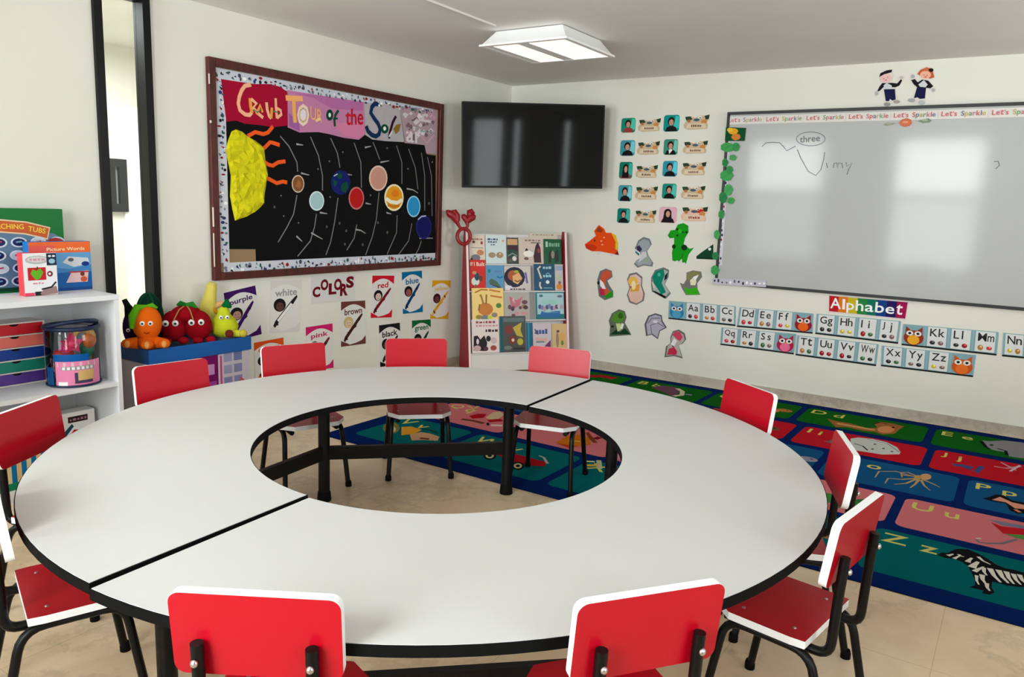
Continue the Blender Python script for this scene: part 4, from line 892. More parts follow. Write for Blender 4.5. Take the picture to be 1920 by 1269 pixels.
# Z: zebra
a.poly(zr1((805, 280), (860, 245), (940, 255), (985, 225), (1060, 200), (1200, 205), (1330, 260), (1440, 320), (1560, 400), (1680, 450), (1800, 470), (1900, 500), (2100, 530), (2160, 620), (2120, 760), (2060, 770), (2040, 690), (1860, 690), (1700, 670), (1590, 640), (1510, 620), (1500, 690), (1540, 760), (1480, 790), (1380, 770), (1400, 735), (1340, 720), (1210, 690), (1290, 670), (1290, 600), (1260, 530), (1200, 420), (1130, 370), (1030, 330), (900, 315)), D)
WZ = (222, 214, 200)
for *p, wd in (((940, 285), (1010, 265), .02), ((1020, 325), (1090, 290), .018), ((1080, 270), (1150, 300), .016), ((1195, 370), (1250, 315), .024), ((1250, 440), (1330, 365), .034), ((1280, 490), (1400, 430), .022), ((1330, 300), (1490, 400), .016), ((1400, 440), (1440, 540), .018), ((1480, 450), (1620, 630), .024), ((1590, 470), (1720, 640), .024), ((1690, 490), (1790, 650), .022), ((1780, 520), (1880, 660), .02), ((1860, 530), (1960, 660), .02), ((1310, 540), (1340, 660), .014), ((1380, 530), (1420, 640), .022), ((1440, 640), (1480, 740), .018), ((1970, 540), (2040, 660), .02)):
    a.line(zr1(p[0], ((p[0][0]+p[1][0])/2-14, (p[0][1]+p[1][1])/2+6), p[1]), wd, WZ, True)
# U: umbrella
a.poly(zr2((1570, 660), (1680, 680), (1960, 730), (2100, 800), (1960, 760), (1700, 720)), (120, 116, 140)); a.poly(zr2((1590, 690), (1700, 730), (1990, 760), (2050, 830), (1900, 830), (1710, 800)), (190, 26, 40)); a.poly(zr2((1720, 805), (1900, 815), (2060, 840), (2000, 880), (1850, 850)), (84, 140, 70))
a.line(zr2((1440, 860), (1470, 890), (1560, 900), (1700, 900), (1850, 860)), .016, (116, 110, 120)); a.line(zr2((1440, 850), (1490, 850)), .014, (200, 190, 180))
# O: octopus
a.ell(*zr2((935, 235))[0], 11, 6, (196, 150, 100), 14); a.ell(*zr2((860, 240))[0], 7, 4, (186, 140, 70), 12)
for p in (((850, 230), (760, 190), (690, 190), (700, 240)), ((840, 240), (640, 180), (470, 180), (430, 240)), ((850, 250), (700, 260), (560, 250), (530, 300)), ((850, 255), (740, 300), (620, 310)), ((870, 260), (830, 310), (780, 345)), ((890, 265), (920, 320), (980, 370)), ((900, 260), (1000, 300), (1080, 340)), ((700, 215), (800, 230))): a.line(zr2(*p), .017, (176, 144, 96), True)
# P: pig
a.poly(zr2((1500, 450), (1560, 440), (1640, 410), (1720, 420), (1800, 470), (1960, 500), (1960, 620), (1900, 600), (1860, 605), (1780, 570), (1740, 500), (1600, 480)), D); a.poly(zr2((1600, 465), (1680, 435), (1800, 490), (1940, 520), (1940, 560), (1830, 550), (1740, 490)), (220, 146, 120)); a.line(zr2((1830, 560), (1880, 590)), .02, (206, 126, 100))
# I: igloo
a.poly(zr3((500, 360), (560, 350), (680, 362), (800, 390), (880, 430), (910, 470), (900, 488), (760, 490), (600, 465), (530, 455), (500, 420)), (196, 196, 190)); a.line(zr3((530, 400), (600, 420), (640, 455)), .012, D); a.line(zr3((640, 365), (800, 400), (900, 470)), .007, (90, 90, 90)); a.line(zr3((300, 380), (330, 395), (360, 370)), .03, (100, 104, 90))
for q in ((700, 405), (770, 440), (680, 445), (840, 465)): a.ell(*zr3(q)[0], 3, 1.3, (80, 90, 80), 6)
# J: jacks
a.line(zr3((1340, 575), (1420, 580), (1500, 600)), .05, (70, 74, 120)); a.line(zr2((1220, 110), (1340, 140), (1440, 190), (1500, 130)), .035, (66, 72, 122)); a.line(zr2((1620, 130), (1740, 150), (1890, 130)), .02, (200, 130, 140)); a.line(zr2((1780, 180), (1880, 120)), .014, (206, 190, 196)); a.line(zr2((1690, 90), (1840, 170)), .012, (206, 170, 180))
# D: dog
a.poly(zr3((310, 195), (380, 215), (500, 235), (640, 275), (720, 270), (690, 235), (740, 222), (840, 235), (940, 260), (900, 285), (860, 320), (760, 325), (700, 305), (600, 295), (470, 265), (380, 265)), (150, 96, 50)); a.ell(*zr3((790, 285))[0], 16, 6.5, (206, 134, 84), 14); a.line(zr3((390, 235), (560, 265), (700, 290)), .045, (206, 146, 86)); a.line(zr3((690, 240), (740, 225), (800, 240)), .02, (70, 50, 34)); a.ell(*zr3((850, 268))[0], 3, 1.5, (40, 26, 20), 8)
# E: elephant
a.poly(zr3((1580, 375), (1640, 380), (1760, 375), (1900, 390), (2050, 430), (2080, 520), (1900, 520), (1800, 505), (1770, 470), (1700, 460), (1620, 440)), (140, 136, 140)); a.line(zr3((1570, 380), (1610, 430), (1640, 445)), .024, D); a.line(zr3((1700, 440), (1770, 460), (1780, 495)), .02, D); a.ell(*zr3((1655, 412))[0], 4, 1.7, (60, 56, 66), 8)
# B: bird, A: apple, C: caterpillar
a.poly(z6((640, 300), (740, 285), (850, 300), (880, 340), (830, 380), (760, 350)), (110, 70, 90)); a.line(z6((860, 310), (905, 335), (900, 365), (830, 375)), .04, (206, 200, 170)); a.line(z6((930, 360), (985, 365)), .03, (150, 130, 160)); a.line(z6((110, 205), (220, 205), (330, 225)), .10, (170, 26, 30)); a.line(z6((1170, 480), (1250, 495), (1320, 515)), .05, (150, 60, 36))
# V to Y and Q to S, seen through the hole in the table
a.ell(*zr4((540, 360))[0], 16, 11, (120, 116, 60), 12); a.ell(*zr4((545, 375))[0], 8, 6, (206, 190, 130), 10); a.poly(zr4((650, 350), (760, 345), (870, 380), (800, 420), (650, 440)), (216, 150, 40)); a.poly(zr4((740, 430), (860, 405), (960, 420), (1060, 455), (1040, 500), (900, 490), (760, 495)), (196, 150, 110)); a.line(zr4((860, 360), (960, 380), (1050, 420)), .016, (30, 60, 50)); a.line(zr4((850, 470), (950, 480)), .03, (110, 40, 36))
a.poly(zr5((110, 620), (250, 620), (380, 640), (560, 690), (720, 730), (700, 775), (560, 770), (380, 730), (200, 660)), (160, 20, 30)); a.line(zr5((640, 660), (690, 680), (730, 745)), .016, (176, 170, 160))
for q in ((105, 660), (410, 770)): a.ell(*zr5(q)[0], 12, 7.5, D, 14); a.ell(*zr5(q)[0], 8, 5, (206, 190, 140), 12); a.ell(*zr5(q)[0], 4, 2.6, D, 10)
a.line(zr5((1130, 720), (1240, 725)), .02, (216, 206, 140)); a.line(zr5((1150, 765), (1270, 765)), .035, (200, 170, 60)); a.line(zr5((1285, 710), (1295, 800)), .03, (190, 186, 150))
a.poly(zr4((1380, 230), (1480, 205), (1570, 210), (1540, 250), (1420, 260)), (176, 16, 30)); a.poly(zr4((1560, 250), (1640, 190), (1720, 180), (1760, 220), (1700, 260), (1600, 270)), (206, 180, 140)); a.line(zr4((1300, 265), (1420, 280), (1540, 310)), .04, (110, 60, 40)); a.line(zr4((1590, 285), (1740, 275)), .06, (170, 20, 34)); a.line(zr4((1620, 330), (1740, 335)), .045, (220, 200, 180)); a.ell(*zr4((1585, 318))[0], 3, 3, D, 8)
a.line(zr4((1370, 120), (1430, 155), (1480, 125)), .03, (216, 170, 110))
a.poly(zr5((810, 520), (960, 440), (1090, 430), (1180, 470), (1200, 540), (1060, 560), (900, 540)), (196, 110, 20)); a.poly(zr5((830, 525), (940, 540), (1060, 560), (960, 575)), (190, 60, 30)); a.line(zr5((1110, 440), (1160, 410), (1200, 470), (1250, 520)), .03, (130, 60, 24)); a.line(zr5((1240, 480), (1300, 460)), .04, (120, 24, 30)); a.line(zr5((960, 500), (1080, 505)), .02, (220, 180, 60))
a.line(zr5((1450, 600), (1500, 700)), .04, (200, 130, 150))
rug = a.build('alphabet_rug', 'large navy classroom rug with coloured squares of letters and animals', 'rug', m='rug_pile')
# ------------------------------------------------------------------ leaning book rack in the corner
ca, sa = cos(radians(54)), sin(radians(54)); RU = Vector((ca, sa, 0)); RN0 = Vector((sa, -ca, 0)); th = radians(10)
RV = Vector((0, 0, 1))*cos(th)-RN0*sin(th); RO_ = Vector((.62, -.62, .0076)); RP = Plane(RO_, RU, RV)
WID, HT = .476, 1.26
rk = thing('book_rack', 'red and white leaning display rack full of picture books in the room corner', 'book rack', M=Matrix(((ca, -sa, 0, RO_.x), (sa, ca, 0, RO_.y), (0, 0, 1, RO_.z), (0, 0, 0, 1))))
# local: x along the width, +y towards the wall
tp = HT*sin(th)
RR = (150, 14, 34)
for sx in (-1, 1):
    M = Matrix(((0, 0, 1, sx*WID-.009), (1, 0, 0, 0), (0, 1, 0, 0), (0, 0, 0, 1)))
    P = [(0, 0), (tp, HT*cos(th)), (tp+.06, HT*cos(th)+.005), (.31, .02), (.31, 0)]
    p = MB().prism(P, 0, .018, RR, RR, M).build('side_panel', 'satin', rk)
    e = MB(); q = Vector((sx*WID, 0, 0)); d = Vector((0, tp, HT*cos(th)))
    n = Vector((0, -cos(th), sin(th)))*.006
    e.add([q+Vector((-.0095, 0, 0)), q+Vector((.0095, 0, 0)), q+Vector((.0095, 0, 0))+d, q+Vector((-.0095, 0, 0))+d, q+Vector((-.0095, 0, 0))+n, q+Vector((.0095, 0, 0))+n, q+Vector((.0095, 0, 0))+d+n, q+Vector((-.0095, 0, 0))+d+n], [(4, 5, 6, 7)[::1], (0, 4, 7, 3), (1, 2, 6, 5), (2, 3, 7, 6), (0, 1, 5, 4)], (238, 214, 212)).build('edge_strip', 'satin', p)
Mr = Matrix(((1, 0, 0, 0), (0, sin(th), -cos(th), 0), (0, cos(th), sin(th), 0), (0, 0, 0, 1)))
def rbox(a, b, c): return MB().box(a, b, c, M=Mr)
rbox((-WID+.012, .21, -.078), (WID-.012, HT-.02, -.070), (212, 206, 204)).build('back_panel', 'satin', rk)
zK = zoom(820, 360, 3.733)
BPn = [RP.shift(-.052), RP.shift(-.036), RP.shift(-.021), RP.shift(-.006)]
TH = .011
vb = [min(BPn[i].uv(*zK((550, y))[0])[1] for _ in (0,)) for i, y in enumerate((503, 690, 893, 1118))]
rbox((-WID+.012, .012, -.012), (WID-.012, vb[3]-.016, .0), (214, 210, 206)).build('bottom_panel', 'satin', rk)
for i, v in enumerate(vb):
    rbox((-WID+.012, v-.014, -.0695), (WID-.012, v-.002, -.041+.0155*i), (206, 200, 196)).build('shelf', 'satin', rk)
def book(row, x0, x1, top, cover, lab, fn=None, lift=0):
    pl = BPn[row].shift(lift*.0118-.0015); a = Art(pl, TH, 0)
    a.quad_uv(pl.uv(*zK((x0, top))[0])[0]+.002, vb[row]+.0005, pl.uv(*zK((x1, top))[0])[0]-.002, pl.uv(*zK(((x0+x1)/2, top))[0])[1])
    a.q = [(min(max(u_, -WID+.0115), WID-.0115), v_) for u_, v_ in a.q]; a.sheet(cover, (228, 224, 216))
    if fn: fn(a)
    a.build('picture_book', lab, 'book', 'picture books on the leaning rack', m='gloss_print')
def bars(a, y, h, c, seed, x0=.1, x1=.9):
    R = random.Random(seed); x = x0
    while x < x1-.05:
        w_ = R.uniform(.05, .14); a.rect(x, y, min(x+w_, x1), y+h*R.uniform(.7, 1), c); x += w_+.035
def f_(a): bars(a, .82, .06, (150, 100, 90), 1); a.ell(.3, .75, .09, .05, (90, 60, 40), 8); a.ell(.8, .72, .08, .06, (150, 60, 50), 8); a.line([(.1, .56), (.9, .54)], .004, (90, 80, 90)); a.ell(.4, .2, .3, .12, (120, 116, 126), 10); a.ell(.7, .38, .22, .1, (196, 130, 90), 10); a.ell(.15, .14, .08, .05, (30, 30, 40), 8)
book(0, 215, 330, 300, (222, 204, 186), 'beige picture book with small drawings, top left of the rack', f_)
def f_(a): bars(a, .82, .07, (60, 84, 110), 2, .1, .6); bars(a, .73, .07, (60, 84, 110), 3, .12, .62); bars(a, .64, .06, (60, 100, 110), 4, .25, .5); a.ell(.3, .30, .18, .10, (160, 140, 110), 12); a.ell(.68, .30, .18, .11, (160, 138, 104), 12); a.ell(.7, .34, .05, .03, (230, 200, 170), 8); a.ell(.85, .8, .06, .04, (226, 140, 120), 8)
book(0, 332, 478, 303, (206, 220, 220), 'pale blue picture book with two brown round animals, top row', f_)
def f_(a): a.rect(.05, .72, .95, .95, (206, 160, 110)); a.rect(.05, .48, .95, .7, (60, 30, 44)); a.ell(.4, .4, .4, .16, (30, 70, 60), 10); a.line([(.1, .3), (.5, .4), (.9, .3)], .012, (120, 140, 130)); a.ell(.65, .2, .2, .1, (226, 216, 206), 8); a.ell(.3, .12, .2, .08, (90, 84, 80), 8)
book(0, 480, 562, 320, (60, 66, 60), 'narrow dark picture book between two pale ones, top row', f_)
def f_(a): bars(a, .85, .07, (150, 120, 110), 5, .25, .9); a.poly([(.62, .05), (.6, .3), (.7, .7), (.8, .82), (.9, .6), (.92, .05)], (60, 18, 30)); a.ell(.82, .5, .06, .09, (150, 60, 50), 8); a.ell(.32, .5, .06, .09, (30, 26, 24), 8); a.ell(.5, .44, .06, .06, (30, 26, 24), 8); a.ell(.4, .38, .22, .12, (240, 234, 226), 12); a.ell(.3, .2, .1, .06, (110, 80, 66), 8); a.rect(.5, .78, .9, .81, (50, 30, 30))
book(0, 564, 735, 318, (206, 190, 178), 'beige picture book with a dark standing figure, top row', f_)
def f_(a): a.rect(.12, .68, .24, .9, (170, 206, 180)); bars(a, .7, .16, (120, 176, 140), 6, .3, .9); a.poly([(.25, .05), (.3, .5), (.45, .55), (.4, .05)], (8, 30, 20)); a.poly([(.6, .05), (.62, .5), (.8, .6), (.85, .1)], (14, 40, 26)); a.ell(.5, .38, .1, .16, (150, 130, 110), 8)
book(0, 737, 866, 330, (0, 84, 46), 'dark green picture book, top right of the rack', f_)
book(0, 640, 840, 290, (206, 194, 176), 'cream book peeping out behind the dark green one', lambda a: bars(a, .93, .04, (150, 130, 110), 7), -.98)
def f_(a): a.text('If I Built', (.06, .80), (.96, .80), (.06, .93), (246, 220, 206)); a.ell(.35, .30, .26, .14, (206, 220, 206), 12); a.ell(.45, .46, .16, .14, (40, 70, 90), 9); a.ell(.3, .58, .14, .06, (206, 140, 80), 8); a.ell(.7, .4, .12, .1, (110, 50, 40), 8); a.rect(.3, .02, .42, .2, (110, 90, 60)); a.poly([(0, 0), (.25, .2), (.2, 0)], (120, 14, 20))
book(1, 220, 333, 475, (206, 40, 34), 'red picture book, left end of the second row', f_)
def f_(a): a.poly([(.15, .38), (.3, .48), (.6, .36), (.75, .22), (.95, .02), (.8, .02), (.5, .18), (.2, .24)], (70, 100, 80)); a.line([(.35, .22), (.6, .16), (.9, .06)], .01, (60, 50, 80)); a.ell(.18, .78, .1, .08, (0, 130, 136), 8); bars(a, .72, .08, (90, 120, 160), 8, .5, .85); a.line([(.6, .55), (.8, .5), (.95, .56)], .014, (0, 110, 160)); a.ell(.2, .06, .2, .06, (20, 100, 130), 8)
book(1, 335, 462, 513, (90, 146, 186), 'blue picture book with a green crocodile shape', f_)
def f_(a): a.ell(.38, .55, .40, .42, (14, 14, 46), 16); a.ell(.32, .62, .2, .22, (170, 80, 40), 12); a.poly([(.3, .6), (.55, .75), (.68, .5), (.5, .25), (.32, .35)], (226, 170, 110)); a.ell(.45, .78, .1, .06, (160, 170, 30), 8); a.line([(.38, .42), (.5, .36), (.6, .44)], .009, (90, 20, 20)); a.ell(.15, .12, .14, .1, (220, 216, 226), 8); a.line([(.8, .75), (.86, .3)], .02, (110, 96, 170)); bars(a, .03, .06, (60, 20, 30), 9, .2, .8)
book(1, 464, 650, 520, (206, 196, 190), 'white picture book with a dark round picture of an orange toy', f_)
def f_(a): a.line([(.34, .92), (.2, .82), (.3, .6), (.36, .45)], .016, (214, 206, 190)); a.line([(.3, .32), (.28, .18), (.36, .06)], .016, (226, 206, 190)); bars(a, .82, .1, (170, 206, 216), 10, .45, .85); a.ring(.68, .6, .08, .06, .006, (130, 190, 206)); bars(a, .5, .1, (150, 206, 216), 11, .45, .9); a.ell(.66, .32, .09, .07, (220, 240, 246), 10); a.rect(.45, .08, .9, .11, (110, 170, 190))
book(1, 668, 816, 505, (0, 70, 104), 'deep teal picture book with a white dot, second row', f_)
def f_(a): a.rect(.06, .78, .94, .96, (150, 166, 190)); a.ell(.5, .5, .36, .16, (190, 190, 170), 8); a.ell(.5, .14, .4, .12, (216, 130, 40), 10); a.ell(.55, .3, .2, .07, (150, 100, 80), 8)
book(1, 818, 876, 510, (196, 190, 190), 'narrow pale picture book with orange foot, right end of the second row', f_)
def f_(a): a.line([(.1, .86), (.3, .95), (.5, .94)], .012, (176, 100, 30)); a.line([(.55, .94), (.9, .88)], .014, (196, 120, 40)); a.line([(.58, .76), (.95, .7)], .014, (200, 110, 40)); a.ell(.42, .34, .24, .2, (200, 120, 50), 12); a.line([(.36, .5), (.3, .72), (.26, .8)], .018, (160, 120, 70)); a.line([(.44, .5), (.46, .8)], .016, (150, 110, 70)); a.ell(.84, .45, .09, .08, (76, 130, 30), 9); a.ell(.4, .08, .16, .08, (120, 124, 130), 8); a.ell(.2, .1, .1, .07, (150, 130, 50), 8); a.ell(.7, .16, .1, .08, (140, 130, 120), 8); a.ell(.55, .08, .08, .06, (190, 206, 60), 8); a.line([(.2, .3), (.24, .5)], .014, (140, 110, 60))
book(2, 236, 460, 672, (240, 206, 126), 'yellow picture book with a long-eared animal, third row', f_)
def f_(a): R = random.Random(4); a.poly([(.2, .85), (.5, .7), (.75, .85), (.6, .5), (.4, .4), (.25, .55)], (190, 110, 120)); [a.ell(R.uniform(.2, .85), R.uniform(.1, .75), R.uniform(.05, .13), R.uniform(.04, .09), R.choice([(110, 60, 76), (70, 44, 56), (216, 170, 170), (226, 220, 216), (150, 120, 96), (206, 140, 150)]), 8) for _ in range(14)]
book(2, 462, 640, 700, (176, 170, 164), 'grey picture book with a pink crowd of shapes, third row', f_)
def f_(a): a.rect(.06, .18, .98, .96, (166, 200, 206)); a.ell(.2, .86, .07, .05, (20, 110, 110), 8); a.ell(.85, .84, .1, .05, (100, 100, 130), 8); a.ell(.5, .62, .3, .1, (150, 200, 190), 10); R = random.Random(6); [a.ell(.15+.75*i/9, .42+R.uniform(-.05, .06), .06, .09, R.choice([(70, 80, 130), (176, 150, 170), (120, 130, 170), (90, 70, 110), (200, 190, 210)]), 8) for i in range(10)]; a.poly([(.14, .06), (.2, .3), (.4, .24), (.6, .28), (.84, .3), (.86, .06)], (0, 100, 160)); a.line([(.25, .24), (.8, .24)], .006, (90, 150, 190))
book(2, 680, 884, 700, (0, 110, 116), 'wide light blue picture book in a teal border, third row right', f_)
def f_(a): bars(a, .88, .07, (150, 60, 70), 12, .15, .95); bars(a, .78, .06, (206, 140, 150), 13, .15, .95); bars(a, .62, .08, (50, 24, 30), 14, .5, .95); a.poly([(.04, .08), (.06, .5), (.2, .52), (.3, .4), (.45, .52), (.55, .3), (.5, .05)], (24, 16, 26)); a.ell(.2, .34, .05, .09, (226, 200, 216), 8); a.ell(.6, .42, .09, .09, (26, 20, 26), 9); a.ell(.18, .14, .14, .09, (196, 160, 166), 10); a.ell(.78, .14, .12, .08, (160, 70, 66), 10); a.ell(.8, .36, .12, .1, (206, 180, 176), 8); a.ell(.5, .12, .09, .07, (90, 40, 56), 8)
book(3, 236, 428, 890, (226, 212, 206), 'white picture book with black and white cow shapes, bottom left of the rack', f_)
def f_(a): a.rect(0, .02, .12, 1, (0, 84, 96)); a.rect(.14, .84, .95, .95, (90, 110, 110)); a.ell(.36, .62, .14, .14, (130, 44, 50), 9); a.poly([(.5, .68), (.85, .82), (.8, .6), (.9, .4), (.65, .45)], (196, 170, 60)); a.ell(.48, .34, .16, .13, (120, 50, 30), 10); a.ell(.5, .33, .06, .05, (226, 200, 170), 8); a.ell(.78, .28, .12, .1, (190, 176, 50), 9); a.rect(.5, .06, .95, .12, (40, 44, 44)); a.ell(.3, .12, .16, .06, (110, 120, 110), 8)
book(3, 430, 614, 868, (74, 76, 72), 'dark olive picture book with yellow shapes, bottom row', f_)
book(3, 615, 662, 915, (0, 96, 126), 'narrow blue book beside the dark olive one', lambda a: a.rect(.3, 0, .5, 1, (50, 140, 170)))
def f_(a): a.line([(.1, .8), (.16, .72), (.1, .66), (.3, .62)], .012, (40, 50, 110)); bars(a, .62, .2, (50, 80, 140), 15, .15, .85); a.poly([(.1, .5), (.75, .45), (.7, .3), (.2, .34)], (216, 170, 160)); a.rect(.15, .3, .6, .36, (110, 140, 140)); a.poly([(.5, .1), (.95, .4), (.95, .05)], (110, 44, 100))
book(3, 664, 795, 920, (206, 190, 196), 'pale picture book with blue letters, bottom row right', f_)
def f_(a): a.ell(.35, .4, .1, .3, (150, 130, 96), 10); a.ell(.4, .72, .1, .05, (70, 64, 56), 8); a.ell(.65, .5, .22, .16, (216, 166, 90), 10); a.ell(.68, .28, .1, .1, (110, 130, 40), 8)
book(3, 797, 905, 922, (214, 176, 124), 'tan picture book, bottom right of the rack', f_)
# red claw toy hung on the rack
CP = RP.shift(.022)
def c3(x, y, n=0): u, v = CP.uv(*zK((x, y))[0]); return CP.at(u, v, n)
ct = thing('claw_toy', 'red toy with two claws and a ring on the top corner of the book rack', 'toy', c3(185, 310))
inv = Matrix.Translation(-c3(185, 310))
CR_ = (144, 4, 22)
ring = [c3(185+46*cos(2*pi*i/20), 310+54*sin(2*pi*i/20)) for i in range(21)]
MB().tube([inv @ p for p in ring], .016, CR_, 10).build('ring', 'satin', ct)
for arm, big, small in ((((170, 262), (150, 235), (135, 205)), ((135, 205), (112, 165), (82, 148), (62, 128)), ((140, 205), (138, 165), (118, 135), (100, 132))), (((200, 262), (212, 235), (205, 205)), ((205, 210), (222, 185), (255, 170), (268, 168)), ((205, 205), (190, 180), (178, 165), (172, 158)))):
    m = MB(); m.tube([inv @ c3(*p) for p in arm], [.012, .014, .022], CR_, 10)
    m.tube([inv @ c3(*p) for p in big], [.024, .036, .032, .008], CR_, 10); m.tube([inv @ c3(*p, .006) for p in small], [.022, .026, .022, .006], CR_, 10)
    if big[1][0] > 180: m.tube([inv @ c3(*p) for p in ((215, 190), (225, 160), (225, 138), (238, 132), (262, 150))], [.02, .026, .026, .022, .006], CR_, 10)
    m.build('claw', 'satin', ct)
# ------------------------------------------------------------------ white shelf on the left wall
SX, SY0, SY1, SZ, S2z = .45, -5.40, -4.205, .955, .50
WS = (228, 230, 232)
sh = thing('shelf_unit', 'white open shelf unit against the left wall holding games and boxes', 'shelf', (0, (SY0+SY1)/2, 0)); sy = (SY0+SY1)/2; hw = (SY1-SY0)/2
MB().box((.016, -hw, SZ-.026), (SX+.004, hw+.003, SZ), WS).build('top_board', 'satin', sh, bevel=.002)
for s in (-1, 1): MB().box((.016, s*hw-(.022 if s > 0 else 0), 0), (SX, s*hw+(.022 if s < 0 else 0), SZ-.026), WS).build('side_panel', 'satin', sh)
for z in (S2z, .06): MB().box((.022, -hw+.022, z-.022), (SX-.004, hw-.022, z), WS).build('shelf', 'satin', sh)
MB().box((.016, -hw+.022, .0), (.022, hw-.022, SZ-.026), (214, 216, 218)).build('back_panel', 'satin', sh)
MB().box((SX-.03, -hw+.022, 0), (SX-.012, hw-.022, .037), WS).build('plinth', 'satin', sh)
zJ = zoom(0, 380, 7.05); zJ2 = zoom(0, 580, 7.05)
def boxed(name, lab, cat, xf, depth, z0, pxL, pxR, pyT, col, front, fn, W=None, group=None, topcol=None):
    """a carton whose printed front faces the room at x = xf"""
    pl = LEFT.shift(xf); uR, vT = pl.uv(pxR, pyT)
    uL = uR-W if W else pl.uv(pxL, pyT)[0]
    t = thing(name, lab, cat, (xf, (uL+uR)/2, z0), group=group)
    MB().box((-depth, (uL-uR)/2, .0005), (-.0008, (uR-uL)/2, vT-z0), col).build('carton', 'gloss_print', t, bevel=.002)
    a = Art(pl, .0004, -.0006); a.quad_uv(uL+.001, z0+.002, uR-.001, vT-.001); a.sheet(front); fn(a); a.build('printed_front', m='gloss_print', parent=t)
    return t
def g1(a):
    a.poly([(0, .06), (.98, .06), (.98, .62), (.9, .70), (.6, .74), (.2, .76), (0, .76)], (92, 120, 146)); a.line([(0, .80), (.3, .80), (.6, .77), (.84, .70)], .066, (226, 196, 160)); a.line([(0, .80), (.3, .80), (.6, .77), (.83, .705)], .052, (196, 90, 40))
    a.text('TEACHING', (.22, .765), (.58, .755), (.22, .825), (236, 206, 60)); a.text('TUBS', (.62, .735), (.80, .70), (.63, .795), (236, 206, 60))
    for i in range(5):
        for j in range(4):
            x, y = .1+.2*i+(.0 if j % 2 else .02), .60-.155*j
            if x < .93: a.ell(x, y, .085, .062, (206, 214, 226), 14); a.ell(x, y, .066, .046, (24, 34, 84) if (i+j) % 3 else (190, 200, 210), 12); a.line([(x-.03, y), (x+.03, y+.01)], .008, (170, 60, 90) if (i+j) % 2 else (110, 150, 170))
    a.rect(0, .02, 1, .06, (10, 60, 44)); a.ell(.9, .58, .1, .07, (170, 40, 40), 12)
boxed('game_box', 'large green game box with a grid of picture discs on top of the white shelf', 'game box', .09, .07, SZ, 0, 117, 392, (16, 118, 52), (12, 110, 44), g1, .46)
def g2(a):
    a.rect(0, .78, 1, 1, (234, 104, 44)); a.rect(0, .80, .4, .93, (226, 90, 80)); a.text('Picture Words', (.28, .815), (.90, .825), (.28, .885), (250, 226, 180)); a.rect(0, 0, 1, .40, (16, 92, 164)); a.rect(0, 0, 1, .06, (10, 70, 140)); a.poly([(0, .4), (.3, .5), (.62, .44), (1, .52), (1, .38), (0, .36)], (60, 130, 190))
    a.poly([(.52, .58), (.62, .70), (.95, .66), (.97, .54), (.7, .48)], (206, 210, 216)); a.ell(.66, .63, .05, .04, (90, 96, 100), 8); a.ell(.9, .54, .07, .05, (10, 50, 130), 8)
    a.poly([(.56, .16), (.66, .38), (.95, .40), (.92, .16)], (226, 190, 190)); a.rect(.62, .36, .95, .39, (180, 40, 60)); a.ell(.86, .22, .06, .06, (206, 90, 60), 8); a.ell(.84, .33, .04, .05, (120, 50, 30), 8); a.ell(.34, .24, .06, .05, (216, 206, 60), 8); a.line([(.1, .3), (.26, .36), (.3, .5)], .01, (230, 236, 240))
boxed('game_box', 'blue game box with an orange top band on the white shelf', 'game box', .16, .06, SZ, 52, 169, 452, (30, 110, 180), (96, 156, 206), g2)
def g3(a):
    a.ell(.42, .84, .36, .1, (176, 182, 182), 14); a.ell(.42, .85, .30, .07, (216, 206, 206), 12); bars(a, .82, .06, (206, 150, 160), 21, .2, .65); a.rect(.12, .36, .66, .66, (190, 24, 34)); a.poly([(.2, .52), (.26, .62), (.38, .58), (.5, .64), (.58, .54), (.48, .4), (.34, .37)], (96, 170, 30)); a.line([(.38, .6), (.42, .68)], .006, (90, 60, 30))
    a.rect(.7, .7, 1, .99, (22, 40, 64)); a.ell(.8, .92, .05, .025, (226, 230, 236), 8); a.ell(.92, .92, .05, .025, (226, 230, 236), 8); a.ell(.86, .80, .1, .06, (150, 190, 210), 10); a.ell(.78, .5, .09, .07, (120, 40, 50), 10); a.ell(.77, .5, .04, .03, (246, 240, 240), 8); bars(a, .27, .04, (206, 130, 150), 22, .25, .6)
    a.rect(.3, 0, .5, .09, (20, 20, 24)); a.poly([(.45, .04), (.6, .16), (.95, .2), (1, .02), (.5, 0)], (150, 120, 122)); a.line([(.5, .14), (.8, .18), (.95, .3)], .008, (20, 18, 20)); a.rect(0, 0, .28, .07, (226, 70, 100))
boxed('game_box', 'small white and red box with an apple picture on the white shelf', 'game box', .275, .055, SZ, 41, 105, 473, (226, 66, 72), (232, 230, 232), g3)
